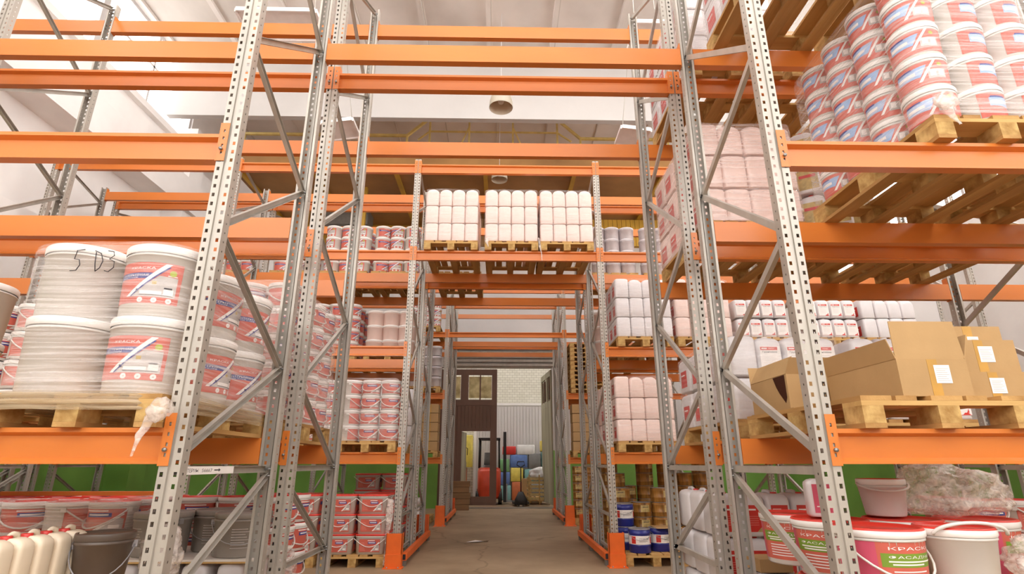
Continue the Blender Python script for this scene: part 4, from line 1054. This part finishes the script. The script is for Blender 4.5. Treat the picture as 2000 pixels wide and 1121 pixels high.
# gate leaves
def leaf(name, mm, w, wicket):
    parts = []; f = MB(); t = .05
    a0, a1, b0, b1 = w-.86-.20, w-.20, .32, 2.18
    bd = MB(); n = 14; bw = (w-.16)/n
    if wicket: bd.box(.08,a0-.03,.036,.046,.12,2.95,mm); bd.box(a0-.03,w-.08,.036,.046,b1+.08,2.95,mm)
    else: bd.box(.08,w-.08,.036,.046,.12,2.95,mm)
    for k in range(n):
        x0 = .08+bw*k; x1 = x0+bw-.008
        if wicket and x1 > a0+.02 and x0 < a1-.02:
            bd.box(x0,x1,.012,.04,b1+.08,2.95,mm); bd.box(x0,x1,.012,.04,.12,b0-.03,mm)
        else: bd.box(x0,x1,.012,.04,.12,2.95,mm)
    for x0, x1 in ((0,.09),(w-.12,w)): f.box(x0,x1,0,t,.08,4.06,mm)
    f.box(.09,w-.12,0,t,3.88,4.06,mm); f.box(.09,w-.12,0,t,2.95,3.12,mm); f.box(.09,w-.12,0,t,.08,.16,mm)
    c = w*.42; f.box(c-.08,c+.08,0,t,3.12,3.88,mm)
    if wicket: f.box(a1,a1+.08,-.003,t+.003,.16,2.26,mm); f.box(a0-.06,a0,-.003,t+.003,.16,2.26,mm); f.box(a0,a1,-.003,t+.003,b1,b1+.08,mm); f.box(a0,a1,-.003,t+.003,b0-.16,b0,mm)
    else: f.box(.09,w-.12,0,t,1.5,1.56,mm)
    return bd, f, c
r = empty('door_1', (gx0,YG+.02,0)); r['kind'] = 'structure'
bd, f, c = leaf('l','brown_door',1.735,True); obj('door_boards', bd, r); obj('door_frame', f, r)
for a, b in ((.09,c-.08),(c+.08,1.615)):
    g = MB(); g.box(a+.05,b-.05,.02,.03,3.17,3.83,'old_glass'); obj('door_glass', g, r)
    g = MB(); g.box((a+b)/2-.02,(a+b)/2+.02,.005,.045,3.12,3.88,'brown_door'); g.box(a,a+.04,.005,.045,3.12,3.88,'brown_door'); g.box(b-.04,b,.005,.045,3.12,3.88,'brown_door'); obj('glazing_bar', g, r)
g = MB(); g.bar((.69,.05,.33),(.69,.75,.33),.04,.04,'greenish_door'); 
wk = MB(); wk.box(0,.04,0,.80,0,1.84,'greenish_door'); wo = obj('wicket_door', wk, r, (.64,.06,.33)); wo.rotation_euler.z = -.12
hn = MB(); hn.box(-.02,.0,.64,.72,.85,1.0,'black'); obj('wicket_lock', hn, wo)
r = empty('door_2', (gx1,YG+.06,0), PI-1.47); r['kind'] = 'structure'
bd, f, c = leaf('r','greenish_door',1.70,False); obj('door_boards', bd, r); obj('door_frame', f, r)
for a, b in ((.09,c-.08),(c+.08,1.58)):
    g = MB(); g.box(a+.05,b-.05,.02,.03,3.17,3.83,'card_hole'); obj('door_glass', g, r)
    g = MB(); g.box((a+b)/2-.02,(a+b)/2+.02,-.005,.055,3.12,3.88,'greenish_door'); obj('glazing_bar', g, r)
b = MB(); b.box(.5,.56,-.02,.0,1.0,1.16,'black'); b.tube([(1.55,-.02,1.2),(1.62,-.06,1.2)], .03, 'black', 10); obj('door_bolt', b, r)
# next hall
m = MB(); m.box(-9,10,22.0,22.3,0,9,'brick'); m.box(-9,10,21.9,22.0,5.15,9,'wall_white'); struct('wall_next_hall', m)
m = MB(); m.box(-9,-8.7,17.45,22,0,9,'wall_white'); struct('wall_next_left', m)
m = MB(); m.box(9.7,10,17.45,22,0,9,'wall_white'); struct('wall_next_right', m)
m = MB(); m.box(-9,10,20,22,9,9.2,'ceiling_white'); struct('ceiling_next_hall', m)
r = empty('door_3', (-.9,21.9,0)); r['kind'] = 'structure'
m = MB(); k = 0
while k < 24: m.box(k*.12,k*.12+.112,-.02,.02,.02,3.4,'wall_grey'); k += 1
obj('door_panel', m, r)
m = MB(); m.box(-.1,0,-.04,.04,0,3.5,'wall_white'); m.box(2.88,3.0,-.04,.04,0,3.5,'wall_white'); m.box(0,2.88,-.04,.04,3.41,3.5,'wall_white'); obj('door_frame', m, r)
# crane platform with railing
m = MB(); m.box(-6.6,6.9,12.0,15.3,8.1,8.16,'crane_brown')
m2 = MB(); 
r = empty('crane_bridge', (0,0,0)); tag(r, 'brown and yellow overhead crane bridge with railing, high above the passage', 'crane bridge')
obj('platform', m, r)
g = MB(); g.box(-7.0,7.3,11.9,12.0,8.0,8.38,'crane_brown'); obj('near_girder', g, r)
g = MB(); g.box(-7.0,7.3,15.3,15.5,7.5,8.6,'crane_yellow'); obj('far_girder', g, r)
for x in (-6.4,-4.6,-2.6,-.4,1.8,4.0,6.2):
    g = MB(); g.box(x-.05,x+.05,12.0,15.3,8.02,8.1,'crane_yellow'); obj('cross_beam', g, r)
for x in (-5.0,-3.55):
    g = MB(); g.box(x-.06,x+.06,12.9,13.0,6.9,8.1,'crane_yellow'); obj('hanger', g, r)
g = MB()
for k in range(22): g.box(-2.3+.09*k,-2.3+.09*k+.075,14.6,14.63,7.15,8.02,'wood_dark')
obj('slatted_panel', g, r)
g = MB()
for k in range(16): g.box(2.6+.13*k,2.6+.13*k+.12,14.6,14.63,7.2,8.02,'crane_yellow')
obj('yellow_panel', g, r)
g = MB(); g.box(-4.9,-3.7,14.0,14.6,7.55,8.0,'galv_dark'); obj('motor_box', g, r)
def zz(x): return 0
rl = [(-6.5,9.07),(-2.37,9.07),(-1.81,9.60),(1.40,9.60),(1.98,9.04),(6.4,9.04)]
g = MB(); 
for (a,b),(c,d) in zip(rl,rl[1:]): g.bar((a,12.0,b),(c,12.0,d),.06,.06,'yellow_rail')
obj('top_rail', g, r)
g = MB(); g.bar((-2.1,12.0,8.95),(-1.81,12,9.2),.035,.035,'yellow_rail'); g.bar((-1.81,12.0,9.2),(1.40,12.0,9.2),.035,.035,'yellow_rail'); g.bar((1.40,12,9.2),(1.75,12.0,8.95),.035,.035,'yellow_rail'); obj('mid_rail', g, r)
for x, z in ((-6.4,9.07),(-4.4,9.07),(-2.37,9.07),(-1.81,9.6),(-.82,9.6),(.28,9.6),(1.40,9.6),(1.98,9.04),(4.2,9.04),(6.3,9.04)):
    g = MB(); g.bar((x,12.0,8.16),(x,12.0,z),.045,.045,'yellow_rail',(0,1,0)); obj('post', g, r)
for a, b in ((-.82,-1.05),(.28,.52)):
    g = MB(); g.bar((a,12.0,9.35),(b,12.0,8.75),.03,.03,'yellow_rail'); obj('stay', g, r)
# lamps
def lamp(x, y, z, R, label):
    r = empty('pendant_lamp', (x,y,z)); tag(r, label, 'pendant lamp')
    s = MB(); s.lathe([(R,0),(R*.98,.5*R),(R*.88,.95*R),(R*.66,1.28*R),(R*.36,1.48*R),(R*.22,1.56*R),(R*.2,1.8*R),(.0001,1.82*R)], 32, 'lamp_white', cap=False)
    s.lathe([(R*.985,0.0),(R*.96,.5*R),(R*.86,.94*R),(R*.64,1.26*R),(R*.3,1.46*R),(.0001,1.48*R)], 32, 'lamp_inner', cap=False); obj('lamp_shade', s, r)
    b = MB(); b.lathe([(.0001,.08),(.05,.11),(.065,.17),(.05,.23),(.03,.28),(.03,.36)], 16, 'p_white'); obj('bulb', b, r)
    c = MB(); c.tube([(0,0,1.8*R),(0,0,ZC-z)], .006, 'wall_grey', 6); obj('cord', c, r); return r
lamp(-.02, 9.3, 7.97, .235, 'white bell shaped pendant lamp hanging over the passage, the larger one')
lamp(-.05, 11.6, 7.63, .19, 'smaller pendant lamp hanging below the crane bridge')
def panel(x0, x1, y0, y1, z, label, tilt=0):
    r = empty('ceiling_heater_panel', ((x0+x1)/2,(y0+y1)/2,z)); r.rotation_euler.y = tilt; tag(r, label, 'hanging panel', 'hanging white panels')
    w, d = (x1-x0)/2, (y1-y0)/2
    b = MB(); b.box(-w,w,-d,d,0,.03,'fixture_white'); obj('panel_plate', b, r)
    b = MB()
    for a in ((-w-.03,-w,-d,d),(w,w+.03,-d,d),(-w,w,-d-.03,-d),(-w,w,d,d+.03)): b.box(a[0],a[1],a[2],a[3],-.03,.05,'fixture_white')
    obj('panel_rim', b, r)
    for sx in (-1,1):
        c = MB(); c.tube([(sx*w*.8,0,.05),(sx*w*.7,0,ZC-z)], .008, 'galv', 5); obj('hanging_wire', c, r)
panel(-4.75,-3.35,7.9,8.6,8.93,'white hanging panel beside the upper left column')
panel(-3.6,-3.0,9.5,10.1,7.75,'small white hanging panel left of the bell lamp',-.15)
panel(2.42,3.0,9.5,10.1,7.66,'white hanging panel right of the bell lamp',.12)
panel(2.42,2.95,7.9,8.6,8.80,'white hanging panel at the upper right column')
# goods in the next hall
def bxt(name, x0,x1,y0,y1,z0,z1, m, label, cat, group=None):
    b = MB(); b.loft([(z0,(x1-x0)/2*.97,(y1-y0)/2*.97,8,(x0+x1)/2,(y0+y1)/2),(z0+.02,(x1-x0)/2,(y1-y0)/2,8,(x0+x1)/2,(y0+y1)/2),(z1-.03,(x1-x0)/2,(y1-y0)/2,8,(x0+x1)/2,(y0+y1)/2),(z1,(x1-x0)/2*.95,(y1-y0)/2*.95,8,(x0+x1)/2,(y0+y1)/2)], m, 20, True)
    return tag(obj(name,b), label, cat, group)
G = 'colourful bales behind the gate'
Yb = 21.0
bl = [(.0,.42,0,.5,'p_teal','teal bale at the bottom'),(.44,1.0,0,.62,'p_rust','rust bale at the bottom'),(1.02,1.6,0,.55,'p_grey','grey bale at the bottom right'),(1.62,2.3,0,.7,'p_white','white bale at the bottom right corner'),
      (-.05,.38,.51,.95,'p_blue','blue bale in the middle'),(.40,.86,.63,1.1,'p_yellow','yellow bale in the middle'),(.90,1.42,.63,1.05,'p_teal','pale teal bale in the middle'),(1.45,2.1,.71,1.12,'p_rust','rust bale above the white one'),
      (-.05,.36,.96,1.4,'p_green','green bale on the left'),(.38,1.02,1.11,1.55,'p_blue','blue bale near the top'),(1.05,1.5,1.06,1.6,'p_grey','dark grey bale near the top'),(1.53,2.0,1.13,1.66,'p_teal','teal bale on the right'),
      (.1,.6,1.56,1.85,'red','red bale on top'),(.62,1.3,1.56,1.9,'p_white','white bale on top'),(1.5,2.05,1.67,2.05,'p_yellow','yellow bale on the top right'),
      (-2.2,-1.7,0,1.3,'p_white','white bale behind the wicket'),(-2.2,-1.75,1.31,2.3,'p_green','green bale behind the wicket'),(-1.68,-1.2,0,1.1,'p_rust','orange bale behind the wicket'),(-1.65,-1.0,1.12,2.25,'p_yellow','yellow bale behind the forklift')]
for a, b, z0, z1, mm, lb in bl: bxt('goods_bale', a, b, Yb, Yb+.6, z0, z1, mm, lb+' of the heap beyond the gate', 'bale', G)
# forklift
r = empty('forklift', (-.34,19.3,0)); tag(r, 'red forklift with black mast parked beyond the wicket opening', 'forklift')
b = MB(); b.loft([(.18,.34,.62,5,0,0),(.25,.38,.68,5,0,0),(1.0,.38,.66,5,0,0),(1.12,.34,.55,5,0,.05)], 'forklift_red', 24); obj('chassis', b, r)
b = MB()
for sx in (-1,1):
    for y0, y1 in ((-.5,-.42),(.42,.5)): b.tube([(sx*.33,y0,1.1),(sx*.32,y0+.03,2.0)], .03, 'black', 8)
b.box(-.36,.36,-.55,.55,2.0,2.05,'black'); obj('overhead_guard', b, r)
b = MB(); b.loft([(1.05,.2,.2,4,0,.1),(1.2,.22,.22,4,0,.1)], 'p_grey'); b.loft([(1.2,.2,.06,4,0,.3),(1.6,.18,.05,4,0,.34)], 'p_grey'); obj('seat', b, r)
for sx in (-1,1):
    for y, R in ((-.42,.2),(.45,.22)):
        w = MB(); w.tube([(sx*.30,y,R),(sx*.42,y,R)], R, 'black', 18); w.tube([(sx*.42,y,R),(sx*.43,y,R)], R*.5, 'p_grey', 12); obj('wheel', w, r)
b = MB()
for y in (-.2,.2): b.box(.46,.56,y-.04,y+.04,.05,2.25,'black')
for z in (.4,1.2,2.2): b.box(.46,.56,-.2,.2,z,z+.06,'black')
obj('mast', b, r)
for y in (-.16,.16):
    b = MB(); b.box(.56,.60,y-.05,y+.05,.06,.6,'steel'); b.box(.56,1.0,y-.05,y+.05,.05,.09,'steel'); obj('fork', b, r)
# ladder, extinguisher, pallet truck, crate, box
r = empty('step_ladder', (-1.35,18.9,0)); tag(r, 'white step ladder leaning beyond the wicket opening', 'ladder')
for sx in (-1,1):
    b = MB(); b.bar((sx*.2,0,0),(sx*.16,.45,1.15),.04,.06,'p_white'); obj('stile', b, r)
for k in range(5):
    b = MB(); b.bar((-.2,.07+.08*k,.18+.2*k),(.2,.07+.08*k,.18+.2*k),.03,.08,'p_white'); obj('rung', b, r)
r = empty('fire_extinguisher', (-1.15,18.4,1.3)); tag(r, 'small red fire extinguisher by the wicket opening', 'fire extinguisher')
b = MB(); b.lathe([(.06,0),(.07,.03),(.07,.34),(.03,.42),(.025,.45)], 16, 'red'); obj('cylinder', b, r)
b = MB(); b.box(-.05,.05,-.015,.015,.45,.48,'black'); b.tube([(.03,0,.46),(.12,0,.40),(.11,0,.2)], .012, 'black', 6); obj('valve', b, r)
b = MB(); b.box(-.06,.06,.07,.10,.0,.4,'p_grey'); b.box(-.06,.06,.07,.5,-1.3,0,'greenish_door'); obj('stand', b, r)
r = empty('pallet_truck', (.66,18.0,0)); tag(r, 'black hand pallet truck with upright handle beyond the gate', 'pallet truck')
b = MB(); b.loft([(.05,.20,.14,3,0,0),(.2,.19,.13,3,0,0),(.42,.07,.06,3,0,0)], 'black'); obj('pump', b, r)
b = MB(); b.tube([(0,0,.4),(0,-.02,1.15)], .02, 'black', 8); b.tube([(-.1,-.02,1.3),(-.12,-.02,1.2),(0,-.02,1.13),(.12,-.02,1.2),(.1,-.02,1.3),(-.1,-.02,1.3)], .016, 'black', 8); obj('handle', b, r)
for sx in (-1,1):
    b = MB(); b.box(sx*.18-.08,sx*.18+.08,.1,.9,.06,.11,'black'); obj('fork', b, r)
    b = MB(); b.tube([(sx*.07-.03,-.05,.08),(sx*.07+.03,-.05,.08)], .08, 'p_grey', 16); obj('wheel', b, r)
r = empty('crate', (.93,18.75,0)); tag(r, 'pale wire crate full of white bags beyond the gate', 'crate')
b = MB(); b.box(0,.7,0,.8,.1,.13,'wood'); 
for k in range(6): b.box(.0,.7,-.01,.0,.14+.12*k,.22+.12*k,'straw_label')
for k in range(6): b.box(-.01,0,0,.8,.14+.12*k,.22+.12*k,'straw_label')
obj('slats', b, r)
for x in (.02,.35,.68):
    b = MB(); b.box(x-.02,x+.02,-.02,-.011,0,.9,'wood_end'); obj('post', b, r)
crumple('white_bag', (.35,.4,.92), (.33,.36,.2), None, None, 'p_white', 3, r, 3)
carton(.78,1.10,20.0,20.4,.15,.75,'red and white carton beside the pallet truck beyond the gate',None,False)
pallet(.62, 19.6, 0, 'pallet under the carton beyond the gate', full=False)
# timber pile in front of the gate
for k in range(5):
    b = MB(); b.box(-1.55+.02*(k%2),-.86+.02*(k%3),16.45,16.75,.0+.155*k,.145+.155*k,'wood_dark')
    tag(obj('timber_beam', b), 'dark brown timber beam before the gate, %s of the pile' % LW[5][k], 'timber', 'dark timber pile')
# spare frames far left
for k in range(5):
    frame(-6.55+.19*k, 6.0+.02*k, 2.2, 'A', 'spare grey frame standing far left between the racks, %s from left' % OW[k])
pp = MB(); pp.tube([(-7.2,9.6,1.06),(-6.2,9.9,1.06)], .07, 'galv', 12)
# scraps on the floor and the strip label on the strut
sc = MB(); sc.add([(-.55,9.9,.004),(-.35,9.85,.02),(-.25,10.0,.008),(-.4,10.08,.015)], [(0,1,2,3)], 'white_label'); sc.add([(-.33,9.93,.012),(-.15,9.98,.03),(-.2,10.1,.006)], [(0,1,2)], 'white_label')
tag(obj('paper_scrap', sc), 'torn white scrap lying on the passage floor', 'scrap')
a = Art(); a.rect(0,0,.50,.036,'white_label'); a.text('ТЕРМЫ', .04, .010, .022, 'ink', 1, .10); a.text('56667', .17, .010, .022, 'ink', 1, .10); a.rect(.29,.016,.34,.021,'ink',1); a.poly([(.335,.010),(.355,.0185),(.335,.027)],'ink',1)
st = a.build(lambda u,v,l: (aX['L']+WU/2+.0145+.0004*l, YA+.08+u, 1.182+v), 'strip_label')
for o in C.objects:
    if o.get('label','') == 'grey perforated frame in the nearest rack, left edge of the aisle':
        q = obj('strip_label', st, o); q.location = (-aX['L'],-YA,0)
# ------------------------------------------------------------------ camera, light
cam = bpy.data.cameras.new('camera'); co = bpy.data.objects.new('camera', cam); C.objects.link(co)
cam.sensor_width = 36; cam.lens = 1072.3/2000*36; cam.clip_start = .05; cam.clip_end = 200
co.location = (0,0,1.2289); co.rotation_euler = (math.radians(90+17.871), 0, -math.radians(1.2267))
S.camera = co
w = bpy.data.worlds.new('World'); S.world = w; w.use_nodes = True
bg = w.node_tree.nodes['Background']; bg.inputs[0].default_value = (1,.975,.95,1); bg.inputs[1].default_value = 3.4
def area(loc, rot, sx, sy, p, col=(1,.95,.9), name='lamp'):
    l = bpy.data.lights.new(name,'AREA'); l.shape = 'RECTANGLE'; l.size = sx; l.size_y = sy; l.energy = p; l.color = col
    o = bpy.data.objects.new(name, l); C.objects.link(o); o.location = loc; o.rotation_euler = rot; return o
S.view_settings.view_transform = 'Standard'; S.view_settings.look = 'None'; S.view_settings.gamma = 1; S.view_settings.use_curve_mapping = False
S.view_settings.exposure = .32
S.cycles.use_denoising = True
S.cycles.transparent_max_bounces = 16; S.cycles.max_bounces = 10; S.cycles.diffuse_bounces = 7
S.cycles.sample_clamp_indirect = 6
